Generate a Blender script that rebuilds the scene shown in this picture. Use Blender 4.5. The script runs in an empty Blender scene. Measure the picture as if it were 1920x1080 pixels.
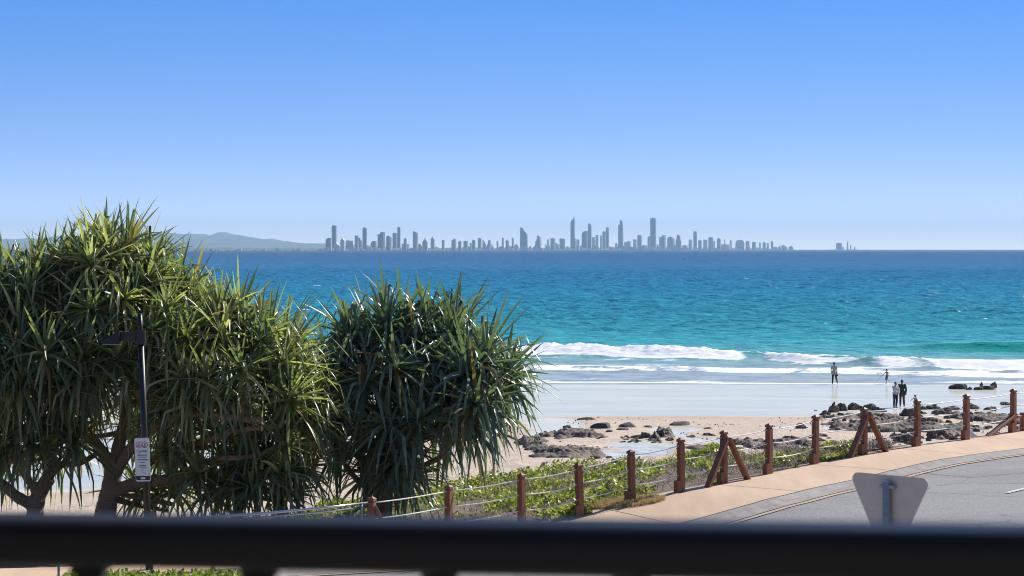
import bpy, bmesh, math, random
import numpy as np
from mathutils import Vector, Matrix
R = math.radians
rnd = random.Random(7)
sc = bpy.context.scene
COL = sc.collection
F = 4400.0; CX = 960.0; HY = 467.0; CZ = 10.5     # focal length in photo pixels, horizon row, eye height

# ------------------------------------------------------------------ helpers
def tag(o, label=None, cat=None, group=None, kind=None):
    if label: o['label'] = label
    if cat: o['category'] = cat
    if group: o['group'] = group
    if kind: o['kind'] = kind
    return o
def empty(name, loc=(0, 0, 0), rz=0):
    o = bpy.data.objects.new(name, None); COL.objects.link(o)
    o.location = loc; o.rotation_euler = (0, 0, rz); o.empty_display_size = .2
    return o
def mesh(name, V, Fc, mat=None, parent=None, smooth=False, loc=None):
    me = bpy.data.meshes.new(name)
    V = np.asarray(V, dtype=np.float32)
    if isinstance(Fc, np.ndarray):
        n = Fc.shape[1]
        me.vertices.add(len(V)); me.vertices.foreach_set('co', V.ravel())
        me.loops.add(Fc.size); me.loops.foreach_set('vertex_index', Fc.astype(np.int32).ravel())
        me.polygons.add(len(Fc))
        me.polygons.foreach_set('loop_start', np.arange(0, Fc.size, n, dtype=np.int32))
        me.polygons.foreach_set('loop_total', np.full(len(Fc), n, dtype=np.int32))
        me.update(calc_edges=True)
    else:
        me.from_pydata([tuple(map(float, v)) for v in V], [], Fc); me.update()
    if smooth: me.polygons.foreach_set('use_smooth', np.ones(len(me.polygons), dtype=bool))
    if mat: me.materials.append(mat)
    o = bpy.data.objects.new(name, me); COL.objects.link(o)
    if parent: o.parent = parent
    if loc: o.location = loc
    return o
class MB:
    """collects shapes, builds ONE mesh object"""
    def __init__(s): s.V = []; s.F = []
    def add(s, V, Fc):
        b = len(s.V); s.V += [tuple(v) for v in V]; s.F += [tuple(i + b for i in f) for f in Fc]
        return s
    def box(s, c, size, rot=None, bev=0.0):
        hx, hy, hz = [q / 2 for q in size]
        if bev > 0:
            prof = [(-hx + bev, -hy), (hx - bev, -hy), (hx, -hy + bev), (hx, hy - bev), (hx - bev, hy), (-hx + bev, hy), (-hx, hy - bev), (-hx, -hy + bev)]
            V = [(x, y, -hz) for x, y in prof] + [(x, y, hz) for x, y in prof]
            Fc = [tuple(reversed(range(8))), tuple(range(8, 16))] + [(i, (i + 1) % 8, 8 + (i + 1) % 8, 8 + i) for i in range(8)]
        else:
            V = [(x, y, z) for z in (-hz, hz) for x, y in ((-hx, -hy), (hx, -hy), (hx, hy), (-hx, hy))]
            Fc = [(3, 2, 1, 0), (4, 5, 6, 7), (0, 1, 5, 4), (1, 2, 6, 5), (2, 3, 7, 6), (3, 0, 4, 7)]
        c = Vector(c)
        V = [(rot @ Vector(v) if rot else Vector(v)) + c for v in V]
        return s.add(V, Fc)
    def tube(s, pts, rad, n=8, cap=True):
        pts = [Vector(p) for p in pts]
        if not hasattr(rad, '__len__'): rad = [rad] * len(pts)
        V = []; up = None
        for i, p in enumerate(pts):
            d = (pts[min(i + 1, len(pts) - 1)] - pts[max(i - 1, 0)]).normalized()
            if up is None: up = Vector((0, 0, 1)) if abs(d.z) < .9 else Vector((1, 0, 0))
            a = d.cross(up).normalized(); b = a.cross(d).normalized(); up = b
            for k in range(n):
                t = 2 * math.pi * k / n
                V.append(p + (a * math.cos(t) + b * math.sin(t)) * rad[i])
        Fc = [(i * n + k, i * n + (k + 1) % n, (i + 1) * n + (k + 1) % n, (i + 1) * n + k) for i in range(len(pts) - 1) for k in range(n)]
        if cap: Fc += [tuple(reversed(range(n))), tuple((len(pts) - 1) * n + k for k in range(n))]
        return s.add(V, Fc)
    def ball(s, c, r, seg=12, rings=8, rot=None):
        if not hasattr(r, '__len__'): r = (r, r, r)
        V = [Vector((0, 0, -r[2]))]
        for i in range(1, rings):
            ph = math.pi * i / rings - math.pi / 2
            for k in range(seg):
                t = 2 * math.pi * k / seg
                V.append(Vector((r[0] * math.cos(ph) * math.cos(t), r[1] * math.cos(ph) * math.sin(t), r[2] * math.sin(ph))))
        V.append(Vector((0, 0, r[2]))); L = len(V) - 1
        Fc = [(0, 1 + (k + 1) % seg, 1 + k) for k in range(seg)]
        for i in range(rings - 2):
            a = 1 + i * seg; b = a + seg
            Fc += [(a + k, a + (k + 1) % seg, b + (k + 1) % seg, b + k) for k in range(seg)]
        a = 1 + (rings - 2) * seg
        Fc += [(a + k, a + (k + 1) % seg, L) for k in range(seg)]
        c = Vector(c)
        return s.add([(rot @ v if rot else v) + c for v in V], Fc)
    def prism(s, outline, y0, y1):
        """outline in x,z extruded along y"""
        n = len(outline)
        V = [(x, y0, z) for x, z in outline] + [(x, y1, z) for x, z in outline]
        Fc = [tuple(range(n)), tuple(reversed(range(n, 2 * n)))] + [(i, i + n, (i + 1) % n + n, (i + 1) % n) for i in range(n)]
        return s.add(V, Fc)
    def build(s, name, mat=None, parent=None, smooth=False, loc=None, remesh=0, sm=0):
        o = mesh(name, s.V, s.F, mat, parent, smooth, loc)
        if remesh:
            m = o.modifiers.new('r', 'REMESH'); m.mode = 'VOXEL'; m.voxel_size = remesh; m.use_smooth_shade = True
            if sm:
                q = o.modifiers.new('s', 'SMOOTH'); q.iterations = sm; q.factor = .5
            dg = bpy.context.evaluated_depsgraph_get()
            me2 = bpy.data.meshes.new_from_object(o.evaluated_get(dg), depsgraph=dg)
            o.modifiers.clear(); old = o.data; o.data = me2; bpy.data.meshes.remove(old)
            o.data.name = name
            if not o.data.materials and mat: o.data.materials.append(mat)
        return o
def W(px, py, D): return Vector(((px - CX) / F * D, D, CZ - (py - HY) / F * D))
def _h(i, j, s):
    n = (i.astype(np.int64) * 374761393 + j.astype(np.int64) * 668265263 + s * 974634777) & 0x7fffffff
    n = ((n ^ (n >> 13)) * 1274126177) & 0x7fffffff
    n = n ^ (n >> 16)
    return (n & 0xffff) / 65535.0
def vn(x, y, s=0):
    x = np.asarray(x, dtype=np.float64); y = np.asarray(y, dtype=np.float64)
    i = np.floor(x); j = np.floor(y); fx = x - i; fy = y - j
    fx = fx * fx * (3 - 2 * fx); fy = fy * fy * (3 - 2 * fy)
    a = _h(i, j, s); b = _h(i + 1, j, s); c = _h(i, j + 1, s); d = _h(i + 1, j + 1, s)
    return (a * (1 - fx) + b * fx) * (1 - fy) + (c * (1 - fx) + d * fx) * fy
def fbm(x, y, s=0, o=4, g=.5):
    t = 0; a = 1; n = 0
    for k in range(o):
        t = t + a * vn(np.asarray(x) * 2 ** k + 17.3 * k, np.asarray(y) * 2 ** k - 9.1 * k, s + k); n += a; a *= g
    return t / n
def sstep(a, b, x):
    t = np.clip((np.asarray(x, dtype=np.float64) - a) / (b - a), 0, 1); return t * t * (3 - 2 * t)
def grid_faces(nr, nc):
    i = np.arange(nr - 1)[:, None]; j = np.arange(nc - 1)[None, :]
    a = i * nc + j
    return np.stack([a, a + 1, a + nc + 1, a + nc], -1).reshape(-1, 4)
def attr(o, name, arr):
    a = o.data.attributes.new(name, 'FLOAT', 'POINT'); a.data.foreach_set('value', np.asarray(arr, dtype=np.float32).ravel())

# ------------------------------------------------------------------ materials
class NT:
    def __init__(s, name):
        s.m = bpy.data.materials.new(name); s.m.use_nodes = True
        s.t = s.m.node_tree; s.n = s.t.nodes; s.b = s.n['Principled BSDF']
    def N(s, typ, **kw):
        q = s.n.new('ShaderNode' + typ)
        for k, v in kw.items():
            if k in q.inputs: s.set(q, k, v)
            else: setattr(q, k, v)
        return q
    def set(s, q, k, v):
        if hasattr(v, 'links') or isinstance(v, bpy.types.NodeSocket): s.t.links.new(v, q.inputs[k])
        else: q.inputs[k].default_value = v
    def L(s, a, b): s.t.links.new(a, b)
    def noise(s, scale, detail=3, rough=.5, vec=None, stretch=None):
        q = s.N('TexNoise', Scale=scale, Detail=detail, Roughness=rough)
        if vec is None:
            vec = s.N('TexCoord').outputs['Object']
        if stretch:
            mp = s.N('Mapping'); s.L(vec, mp.inputs['Vector']); mp.inputs['Scale'].default_value = stretch; vec = mp.outputs[0]
        s.L(vec, q.inputs['Vector'])
        return q.outputs['Fac']
    def ramp(s, fac, stops, interp='LINEAR'):
        q = s.N('ValToRGB'); s.L(fac, q.inputs['Fac']); e = q.color_ramp.elements; q.color_ramp.interpolation = interp
        while len(e) < len(stops): e.new(.5)
        for k, (p, c) in enumerate(stops):
            e[k].position = p; e[k].color = tuple(c) + (1,) if len(c) == 3 else c
        return q.outputs['Color']
    def mix(s, fac, a, b, mode='MIX'):
        q = s.N('Mix'); q.data_type = 'RGBA'; q.blend_type = mode
        for k, v in ((0, fac), (6, a), (7, b)):
            if isinstance(v, bpy.types.NodeSocket): s.L(v, q.inputs[k])
            else: q.inputs[k].default_value = v if k == 0 else tuple(v) + (1,)
        return q.outputs[2]
    def math(s, op, a, b=None, clamp=False):
        q = s.N('Math'); q.operation = op; q.use_clamp = clamp
        for k, v in ((0, a), (1, b)):
            if v is None: continue
            if isinstance(v, bpy.types.NodeSocket): s.L(v, q.inputs[k])
            else: q.inputs[k].default_value = v
        return q.outputs[0]
    def attr(s, name): return s.N('Attribute', attribute_name=name).outputs['Fac']
    def bump(s, h, strength=.5, dist=.02, norm=None):
        q = s.N('Bump', Strength=strength, Distance=dist); s.L(h, q.inputs['Height'])
        if norm: s.L(norm, q.inputs['Normal'])
        return q.outputs['Normal']
def simple(name, c1, c2=None, scale=5, rough=.6, bump=.2, bd=.01, metal=0, stretch=None, detail=4, coat=0):
    t = NT(name); c2 = c2 or tuple(q * .7 for q in c1)
    f = t.noise(scale, detail, .6, stretch=stretch)
    t.L(t.ramp(f, [(.3, c2), (.7, c1)]), t.b.inputs['Base Color'])
    t.b.inputs['Roughness'].default_value = rough; t.b.inputs['Metallic'].default_value = metal
    if coat: t.b.inputs['Coat Weight'].default_value = coat
    if bump: t.L(t.bump(f, bump, bd), t.b.inputs['Normal'])
    return t.m
M = {}
M['timber'] = simple('stained_timber', (.29, .115, .055), (.13, .050, .027), 6, .55, .5, .006, stretch=(6, 6, .6))
M['rope'] = simple('white_rope', (.85, .83, .80), (.7, .68, .66), 60, .6, .3, .003)
M['steel'] = simple('stainless_steel', (.62, .62, .62), (.5, .5, .5), 30, .22, .05, .002, metal=1)
M['galv'] = simple('galvanised_steel', (.36, .38, .38), (.25, .265, .26), 25, .6, .1, .002, metal=.15)
M['signback'] = simple('bare_aluminium', (.60, .52, .45), (.53, .46, .40), 9, .65, .05, .001, metal=.15)
M['redpaint'] = simple('red_paint', (.55, .03, .03), (.5, .02, .02), 20, .5, 0)
M['whitepaint'] = simple('white_paint', (.78, .78, .76), (.68, .68, .66), 20, .5, 0)
M['black'] = simple('black_powdercoat', (.009, .010, .011), (.006, .006, .007), 30, .45, .1, .001)
M['rail'] = simple('dark_rail_paint', (.004, .004, .0035), (.0025, .0025, .002), 40, .50, .05, .0005); M['rail'].node_tree.nodes['Principled BSDF'].inputs['Specular IOR Level'].default_value = .26
M['blacktext'] = simple('sign_black', (.02, .02, .02), None, 20, .5, 0)
M['lens'] = simple('lamp_glass', (.35, .37, .38), None, 20, .2, 0)
M['skin'] = simple('skin', (.38, .22, .15), (.33, .18, .12), 12, .55, .1, .003)
M['slab'] = simple('balcony_concrete', (.4, .39, .37), (.3, .29, .28), 3, .8, .2, .01)
M['boulder'] = simple('dark_boulder', (.075, .068, .06), (.035, .033, .032), 1.6, .75, .8, .08, detail=8)
M['hill'] = simple('hill_forest', (.11, .14, .12), (.07, .095, .085), .0015, .9, 0)
M['coast'] = simple('coast_land', (.12, .13, .09), (.06, .08, .05), .004, .9, 0)
M['buoy'] = simple('orange_plastic', (.8, .18, .03), None, 5, .4, 0)
def cloth(name, c, c2=None): return simple(name, c, c2 or tuple(q * .8 for q in c), 14, .85, .3, .01)

# rock: dark, jagged, paler and darker mottling from noise
t = NT('reef_rock')
n1 = t.noise(1.6, 8, .7); n2 = t.noise(6, 6, .75)
c = t.ramp(n1, [(.3, (.030, .024, .020)), (.5, (.095, .072, .055)), (.72, (.27, .21, .155))])
c = t.mix(.35, c, t.ramp(n2, [(.35, (.018, .016, .015)), (.65, (.34, .265, .20))]))
t.L(c, t.b.inputs['Base Color']); t.b.inputs['Roughness'].default_value = .8
t.L(t.bump(n2, .9, .06), t.b.inputs['Normal']); M['rock'] = t.m
t = NT('mossy_rock')
n1 = t.noise(1.6, 8, .65)
t.L(t.ramp(n1, [(.3, (.04, .036, .03)), (.5, (.10, .085, .055)), (.65, (.16, .15, .07)), (.8, (.10, .10, .06))]), t.b.inputs['Base Color'])
t.b.inputs['Roughness'].default_value = .75; t.L(t.bump(n1, .9, .08), t.b.inputs['Normal']); M['moss'] = t.m

# beach sand, dry to wet by a 'wet' attribute
t = NT('beach_sand')
big = t.noise(.12, 4, .6); fine = t.noise(6, 6, .65); foot = t.noise(1.6, 5, .75)
dry = t.ramp(big, [(.3, (.58, .475, .37)), (.7, (.68, .57, .45))])
dry = t.mix(.30, dry, t.ramp(fine, [(.3, (.40, .31, .24)), (.7, (.70, .58, .49))]))
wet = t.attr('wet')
damp = t.ramp(wet, [(.0, (1, 1, 1)), (.45, (.84, .81, .80)), (.65, (1.0, 1.12, 1.14)), (1, (1.02, 1.22, 1.32))])  # damp band darker; wettest sand paler and bluer, sky reflection put into the colour
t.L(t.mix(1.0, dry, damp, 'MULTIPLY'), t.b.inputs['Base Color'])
rr0 = t.ramp(wet, [(0, (.95,) * 3), (.45, (.6,) * 3), (.62, (.22,) * 3), (1, (.16,) * 3)])
t.b.inputs['Roughness'].default_value = .95; t.b.inputs['Specular IOR Level'].default_value = .0
gl = t.N('BsdfGlossy', Roughness=.075); gl.inputs['Color'].default_value = (1, .98, .88, 1)
stk_ = t.noise(.5, 5, .6, stretch=(.12, .7, 1))
mxs = t.N('MixShader'); t.L(t.math('MULTIPLY', t.ramp(wet, [(.47, (0,) * 3), (.62, (.30,) * 3), (1, (.40,) * 3)]), t.ramp(stk_, [(.38, (.55,) * 3), (.6, (1.0,) * 3)])), mxs.inputs[0])
t.L(t.b.outputs[0], mxs.inputs[1]); t.L(gl.outputs[0], mxs.inputs[2]); t.L(mxs.outputs[0], t.n['Material Output'].inputs['Surface'])
bs = t.ramp(wet, [(0, (1,) * 3), (.5, (.25,) * 3), (.65, (.0,) * 3)])
hh = t.math('ADD', t.math('MULTIPLY', foot, 1.0), t.math('MULTIPLY', fine, .35))
q = t.N('Bump', Distance=.17); t.L(hh, q.inputs['Height']); t.L(bs, q.inputs['Strength']); t.L(q.outputs[0], t.b.inputs['Normal'])
M['sand'] = t.m

# sea
t = NT('sea_water')
pos = t.N('NewGeometry').outputs['Position']
sp = t.N('SeparateXYZ'); t.L(pos, sp.inputs[0])
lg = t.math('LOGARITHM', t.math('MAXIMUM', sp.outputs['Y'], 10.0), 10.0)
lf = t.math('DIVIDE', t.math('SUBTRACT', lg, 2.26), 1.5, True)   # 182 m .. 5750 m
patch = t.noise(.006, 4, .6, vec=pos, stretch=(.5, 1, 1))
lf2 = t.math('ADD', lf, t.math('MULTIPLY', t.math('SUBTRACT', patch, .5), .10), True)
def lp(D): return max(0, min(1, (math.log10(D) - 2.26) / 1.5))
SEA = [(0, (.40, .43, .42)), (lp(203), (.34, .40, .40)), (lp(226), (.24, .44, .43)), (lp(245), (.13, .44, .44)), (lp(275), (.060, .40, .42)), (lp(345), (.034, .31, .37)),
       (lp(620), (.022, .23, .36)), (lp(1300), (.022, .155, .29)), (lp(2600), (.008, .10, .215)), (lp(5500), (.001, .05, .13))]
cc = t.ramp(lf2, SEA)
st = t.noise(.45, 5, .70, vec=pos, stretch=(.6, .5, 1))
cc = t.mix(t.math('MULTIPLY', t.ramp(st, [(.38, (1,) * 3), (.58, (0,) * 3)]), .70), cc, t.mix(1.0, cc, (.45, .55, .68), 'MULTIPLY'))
foam = t.attr('foam'); grn = t.attr('green')
cc = t.mix(grn, cc, (.015, .30, .24))
fn = t.noise(1.6, 6, .7, vec=pos, stretch=(.6, 1, 1))
ff = t.math('ADD', foam, t.math('MULTIPLY', t.math('SUBTRACT', fn, .5), .9))
fm = t.ramp(ff, [(.42, (0,) * 3), (.62, (1,) * 3)])
fmv = t.math('MULTIPLY', fm, 1.0)
t.L(t.mix(fmv, cc, (.93, .94, .94)), t.b.inputs['Base Color'])
t.L(t.ramp(fmv, [(0, (.09,) * 3), (1, (.8,) * 3)]), t.b.inputs['Roughness'])
t.b.inputs['IOR'].default_value = 1.33; t.L(t.ramp(lf, [(0, (.15,) * 3), (lp(226), (.25,) * 3), (lp(260), (.32,) * 3), (1, (.22,) * 3)]), t.b.inputs['Specular IOR Level'])
w1 = t.noise(.55, 4, .6, vec=pos, stretch=(.45, 1, 1)); w2 = t.noise(3.0, 4, .6, vec=pos, stretch=(.6, 1, 1)); w0 = t.noise(.09, 3, .55, vec=pos, stretch=(.4, 1, 1))
calm = t.attr('chop')
hsum = t.math('ADD', t.math('ADD', t.math('MULTIPLY', w1, .9), t.math('MULTIPLY', w2, .22)), t.math('MULTIPLY', w0, 2.2))
q = t.N('Bump', Distance=1.0); t.L(hsum, q.inputs['Height']); t.L(t.math('MULTIPLY', calm, t.math('SUBTRACT', 1.0, t.math('MULTIPLY', fmv, .75))), q.inputs['Strength']); t.L(q.outputs[0], t.b.inputs['Normal'])
t.b.inputs['Specular IOR Level'].default_value = 0; t.b.inputs['Roughness'].default_value = .9
for l in list(t.b.inputs['Roughness'].links) + list(t.b.inputs['Specular IOR Level'].links): t.t.links.remove(l)
gl = t.N('BsdfGlossy', Roughness=.10); t.L(q.outputs[0], gl.inputs['Normal']); gl.inputs['Color'].default_value = (.9, .95, .95, 1)
tl = t.N('BsdfTranslucent'); tl.inputs['Color'].default_value = (.96, .97, .97, 1)
m1 = t.N('MixShader'); t.L(t.math('MULTIPLY', fmv, .08), m1.inputs[0]); t.L(t.b.outputs[0], m1.inputs[1]); t.L(tl.outputs[0], m1.inputs[2])
fr_ = t.N('Fresnel', IOR=1.33); t.L(q.outputs[0], fr_.inputs['Normal'])
frs = t.math('MULTIPLY', fr_.outputs[0], .62)
gf = t.math('MULTIPLY', t.math('MINIMUM', frs, t.ramp(lf, [(0, (.24,) * 3), (lp(222), (.26,) * 3), (lp(260), (.6,) * 3), (lp(1500), (.5,) * 3), (1, (.36,) * 3)])), t.math('SUBTRACT', 1.0, t.math('MULTIPLY', fmv, .9)))
m2 = t.N('MixShader'); t.L(gf, m2.inputs[0]); t.L(m1.outputs[0], m2.inputs[1]); t.L(gl.outputs[0], m2.inputs[2]); t.L(m2.outputs[0], t.n['Material Output'].inputs['Surface'])
M['sea'] = t.m

# asphalt, path, kerb, paint
t = NT('asphalt')
a1 = t.noise(22, 5, .8); a2 = t.noise(.8, 6, .7, stretch=(.5, 1, 1)); cr = t.N('TexVoronoi', feature='DISTANCE_TO_EDGE', Scale=.35)
wv = t.noise(.9, 4, .6); co = t.N('TexCoord').outputs['Object']
ad = t.N('VectorMath'); t.L(co, ad.inputs[0]); wn = t.N('TexNoise', Scale=1.2, Detail=4); t.L(wn.outputs['Color'], ad.inputs[1]); t.L(ad.outputs[0], cr.inputs['Vector'])
c = t.ramp(a2, [(.25, (.175, .168, .164)), (.5, (.245, .235, .228)), (.75, (.285, .272, .262))])
c = t.mix(.55, c, t.ramp(a1, [(.35, (.10, .10, .10)), (.65, (.42, .41, .40))]))
c = t.mix(t.math('MULTIPLY', t.ramp(t.noise(.35, 5, .7, stretch=(.25, 1.6, 1)), [(.48, (0,) * 3), (.66, (1,) * 3)]), .45), c, (.15, .145, .14))
ck = t.ramp(cr.outputs['Distance'], [(.0, (1,) * 3), (.012, (0,) * 3)])
c = t.mix(t.math('MULTIPLY', ck, t.ramp(wv, [(.45, (0,) * 3), (.55, (.8,) * 3)])), c, (.06, .058, .055))
t.L(c, t.b.inputs['Base Color']); t.b.inputs['Roughness'].default_value = .85
t.L(t.bump(a1, .5, .008), t.b.inputs['Normal']); M['asphalt'] = t.m
t = NT('tan_concrete')
a2 = t.noise(.8, 5, .6); a1 = t.noise(30, 3, .6); a3 = t.noise(.6, 4, .6, stretch=(4, .5, 1))
c = t.ramp(a2, [(.3, (.58, .41, .265)), (.7, (.66, .48, .325))]); c = t.mix(.25, c, t.ramp(a1, [(.3, (.46, .30, .2)), (.7, (.7, .5, .35))]))
c = t.mix(.32, c, t.ramp(a3, [(.4, (.46, .33, .215)), (.6, (.66, .48, .33))]))
t.L(c, t.b.inputs['Base Color']); t.b.inputs['Roughness'].default_value = .85; t.L(t.bump(a1, .3, .004), t.b.inputs['Normal']); M['path'] = t.m
M['kerb'] = simple('kerb_concrete', (.38, .34, .30), (.22, .20, .185), 3.5, .85, .4, .01, detail=8)
M['joint'] = simple('joint_dark', (.10, .07, .05), (.05, .04, .03), 4, .9, 0)
M['yellow'] = simple('yellow_line_paint', (.62, .46, .27), (.46, .36, .25), 7, .7, .2, .003, detail=8)
M['white'] = simple('white_line_paint', (.72, .71, .69), (.5, .5, .48), 9, .7, .2, .003)
M['soil'] = simple('dune_soil', (.26, .20, .14), (.13, .10, .07), 3, .95, .6, .05, detail=8)

# leaves with a per-leaf random 'lv'
def leafmat(name, stops, transl, rough=.32, tcol=None):
    t = NT(name); lv = t.attr('lv')
    nz = t.noise(9, 3, .6)
    c = t.ramp(lv, stops)
    c = t.mix(.25, c, t.mix(1.0, c, t.ramp(nz, [(.3, (.5, .5, .5)), (.7, (1.5, 1.4, 1.2))]), 'MULTIPLY'))
    t.L(c, t.b.inputs['Base Color']); t.b.inputs['Roughness'].default_value = rough
    tr = t.N('BsdfTranslucent'); t.L(t.mix(1.0, c, tcol or (1.5, 1.8, .8), 'MULTIPLY'), tr.inputs['Color'])
    mx = t.N('MixShader', Fac=transl); t.L(t.b.outputs[0], mx.inputs[1]); t.L(tr.outputs[0], mx.inputs[2])
    t.L(mx.outputs[0], t.n['Material Output'].inputs['Surface'])
    return t.m
G1 = [(0, (.10, .135, .08)), (.35, (.17, .20, .11)), (.7, (.30, .32, .16)), (.9, (.52, .49, .26)), (.93, (.30, .20, .09)), (1, (.22, .15, .09))]
G2 = [(0, (.10, .145, .11)), (.5, (.155, .20, .145)), (.88, (.24, .29, .18)), (.92, (.28, .22, .06)), (.95, (.22, .14, .07)), (1, (.16, .11, .07))]
M['leaf_a'] = leafmat('pandanus_leaf_light', G1, .40)
M['leaf_b'] = leafmat('pandanus_leaf_dark', G2, .26)
M['cover'] = leafmat('groundcover_leaf', [(0, (.11, .17, .03)), (.35, (.24, .30, .06)), (.7, (.42, .44, .11)), (.85, (.56, .52, .17)), (.88, (.22, .16, .10)), (1, (.14, .10, .07))], .35, .4, (1.3, 1.4, .7))
M['dry'] = leafmat('dry_grass', [(0, (.40, .31, .16)), (1, (.62, .50, .28))], .3, .7, (1.2, 1.1, .8))
t = NT('pandanus_bark')
bz = t.noise(2.5, 5, .6); rg = t.N('TexWave', Scale=9.0, Distortion=9.0, Detail=3); rg.bands_direction = 'Z'; t.L(t.N('TexCoord').outputs['Object'], rg.inputs['Vector'])
t.L(t.mix(.4, t.ramp(bz, [(.3, (.26, .16, .10)), (.7, (.46, .31, .20))]), t.ramp(rg.outputs['Fac'], [(.1, (.13, .085, .055)), (.6, (.36, .25, .165))])), t.b.inputs['Base Color'])
t.b.inputs['Roughness'].default_value = .85; t.L(t.bump(rg.outputs['Fac'], .5, .02), t.b.inputs['Normal']); M['bark'] = t.m

# towers
def tower(name, c1, c2):
    t = NT(name); co = t.N('TexCoord').outputs['Object']
    br = t.N('TexBrick', Scale=1.0); br.offset = 0; mp = t.N('Mapping'); t.L(co, mp.inputs['Vector']); mp.inputs['Rotation'].default_value = (R(90), 0, 0)
    t.L(mp.outputs[0], br.inputs['Vector'])
    br.inputs['Brick Width'].default_value = 9; br.inputs['Row Height'].default_value = 7; br.inputs['Mortar Size'].default_value = 1.6
    br.inputs['Color1'].default_value = (*c1, 1); br.inputs['Color2'].default_value = tuple(q * .8 for q in c1) + (1,); br.inputs['Mortar'].default_value = (*c2, 1)
    t.L(br.outputs['Color'], t.b.inputs['Base Color']); t.b.inputs['Roughness'].default_value = .6
    return t.m
TW = {'d': tower('blue_grey_facade', (.10, .12, .145), (.22, .235, .26)), 'm': tower('grey_facade', (.20, .21, .22), (.42, .42, .43)),
      'p': tower('pale_facade', (.55, .55, .55), (.75, .74, .72)), 'y': tower('cream_facade', (.62, .58, .42), (.75, .72, .6))}
WH = simple('white_walls', (.8, .78, .75), (.6, .58, .55), .05, .7, 0)

# ------------------------------------------------------------------ the lie of the land
POSTS = [(697, 930, 1042, 47.0), (841, 908, 1016, 49.0), (978, 886, 992, 50.0), (1088, 867, 970, 51.0), (1185, 842, 943, 51.9), (1277, 820, 923, 52.6),
         (1357, 806, 907, 53.6), (1442, 793, 890, 54.8), (1529, 777, 871, 56.2), (1620, 763, 853, 57.5), (1720, 748, 838, 59.0), (1812, 738, 826, 60.6), (1900, 728, 812, 62.4)]
PX = np.array([(p[0] - CX) / F * p[3] for p in POSTS]); PY = np.array([p[3] for p in POSTS])
PZ = np.array([CZ - (p[2] - HY) / F * p[3] for p in POSTS]); PU = PX + PY
def P(x, y):
    return np.interp(np.asarray(x) + np.asarray(y), np.r_[0, 30, PU, 90, 140], np.r_[4.2, 4.3, PZ, 5.75, 6.0])
FX = np.r_[-200, -30, -8, PX, 20, 40, 200]; FY = np.r_[30, 42, 45.2, PY, 69.5, 90, 230]
def Yf(x): return np.interp(x, FX, FY)
def shift(x): return np.clip((2 - np.asarray(x)) * 2.2, 0, 45)
def Bz(x, y):
    k = shift(x) / 45
    s = 147 - (np.asarray(y) + shift(x))
    z = np.interp(s, [-400, -120, -60, -42, -34, 0, 17, 37, 57, 67, 100], [-9, -3.0, -.7, -.06, .004, .035, .42, 1.0, 1.8, 2.25, 3.4])
    return np.where(s > 0, .035 + (z - .035) * (1 + .9 * k), z)
def crestW(x): return np.interp(x, [-30, -6, -2, 1.5, 4, 7, 9, 60], [13, 13, 18, 19, 12, 5, 1.0, 1.0])
def Gz(x, y, detail=True):
    x = np.asarray(x, dtype=np.float64); y = np.asarray(y, dtype=np.float64)
    v = y - Yf(x); cw = crestW(x)
    top = P(x, np.minimum(y, Yf(x)))
    slope = np.interp(x, [-12, -4, 60], [.10, .045, .045])
    dune = top - slope * np.clip(v, 0, None) - .30 * np.clip(v - cw, 0, None)
    b = Bz(x, y)
    z = np.where(v < 0, top - .2, np.maximum(dune - .2 * np.exp(-v * 3), b))
    if detail:
        drym = sstep(.25, .9, b) * (v > cw)
        z = z + drym * ((fbm(x * 1.1, y * .9, 3, 4, .6) - .5) * .24 + (fbm(x * .15, y * .15, 5, 2) - .5) * .25)
        z = z + (1 - drym) * (v > cw) * (fbm(x * .12, y * .25, 8, 4) - .5) * .020 * sstep(-60, -10, 147 - (y + shift(x)))
        z = z + (v > .5) * (v < cw) * (fbm(x * 1.5, y * 1.5, 9, 3) - .5) * .12
    return z
def hit(px, py, fn, d0=40, d1=260):
    """walk a line of sight until it meets the surface fn"""
    kx = (px - CX) / F; kz = (py - HY) / F
    D = np.linspace(d0, d1, 2400); z = CZ - kz * D; g = fn(kx * D, D)
    i = np.argmax(z <= g)
    return (kx * D[i], D[i], float(g[i]))

def axis(parts):
    out = []
    for a, b, st in parts: out.append(np.arange(a, b, st))
    return np.unique(np.concatenate(out).round(4))
xs = np.r_[-900, -500, -250, -120, -70, axis([(-45, -25, 1.0), (-25, 48, .28), (48, 61, 1)]), 80, 120, 250, 500, 900]
ys = np.r_[-300, -100, -20, 10, 25, axis([(32, 46, 1), (46, 130, .3), (130, 192, .4), (192, 240, 4)]), 300, 420]
X, Y = np.meshgrid(xs, ys)
Z = Gz(X, Y)
pool = np.zeros_like(X)
for (px, py, rx, ry) in [(1215, 838, 75, 15), (1150, 850, 70, 8), (1065, 812, 70, 10), (1040, 795, 60, 14), (1265, 803, 60, 6), (1330, 826, 80, 8), (1260, 812, 30, 10), (1450, 822, 60, 7), (1530, 846, 60, 6), (1580, 800, 50, 7), (1640, 790, 60, 8), (1740, 830, 90, 6), (1850, 800, 40, 6), (1900, 757, 60, 7), (1480, 800, 60, 3)]:
    q0 = hit(px, py - ry, lambda a, b: Bz(a, b)); q1 = hit(px, py + ry, lambda a, b: Bz(a, b)); qc = hit(px, py, lambda a, b: Bz(a, b))
    rX = rx / F * qc[1]; rY = max(.5, (q0[1] - q1[1]) / 2); yc = (q0[1] + q1[1]) / 2
    e = np.sqrt(((X - qc[0]) / rX) ** 2 + ((Y - yc) / rY) ** 2)
    pool = np.maximum(pool, sstep(1.25, .55, e + (fbm(X * .35, Y * .25, 21, 4) - .5) * 1.3))
s_ = 147 - (Y + shift(X)) + (fbm(X * .05, Y * .05, 31, 4) - .5) * 9
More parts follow.
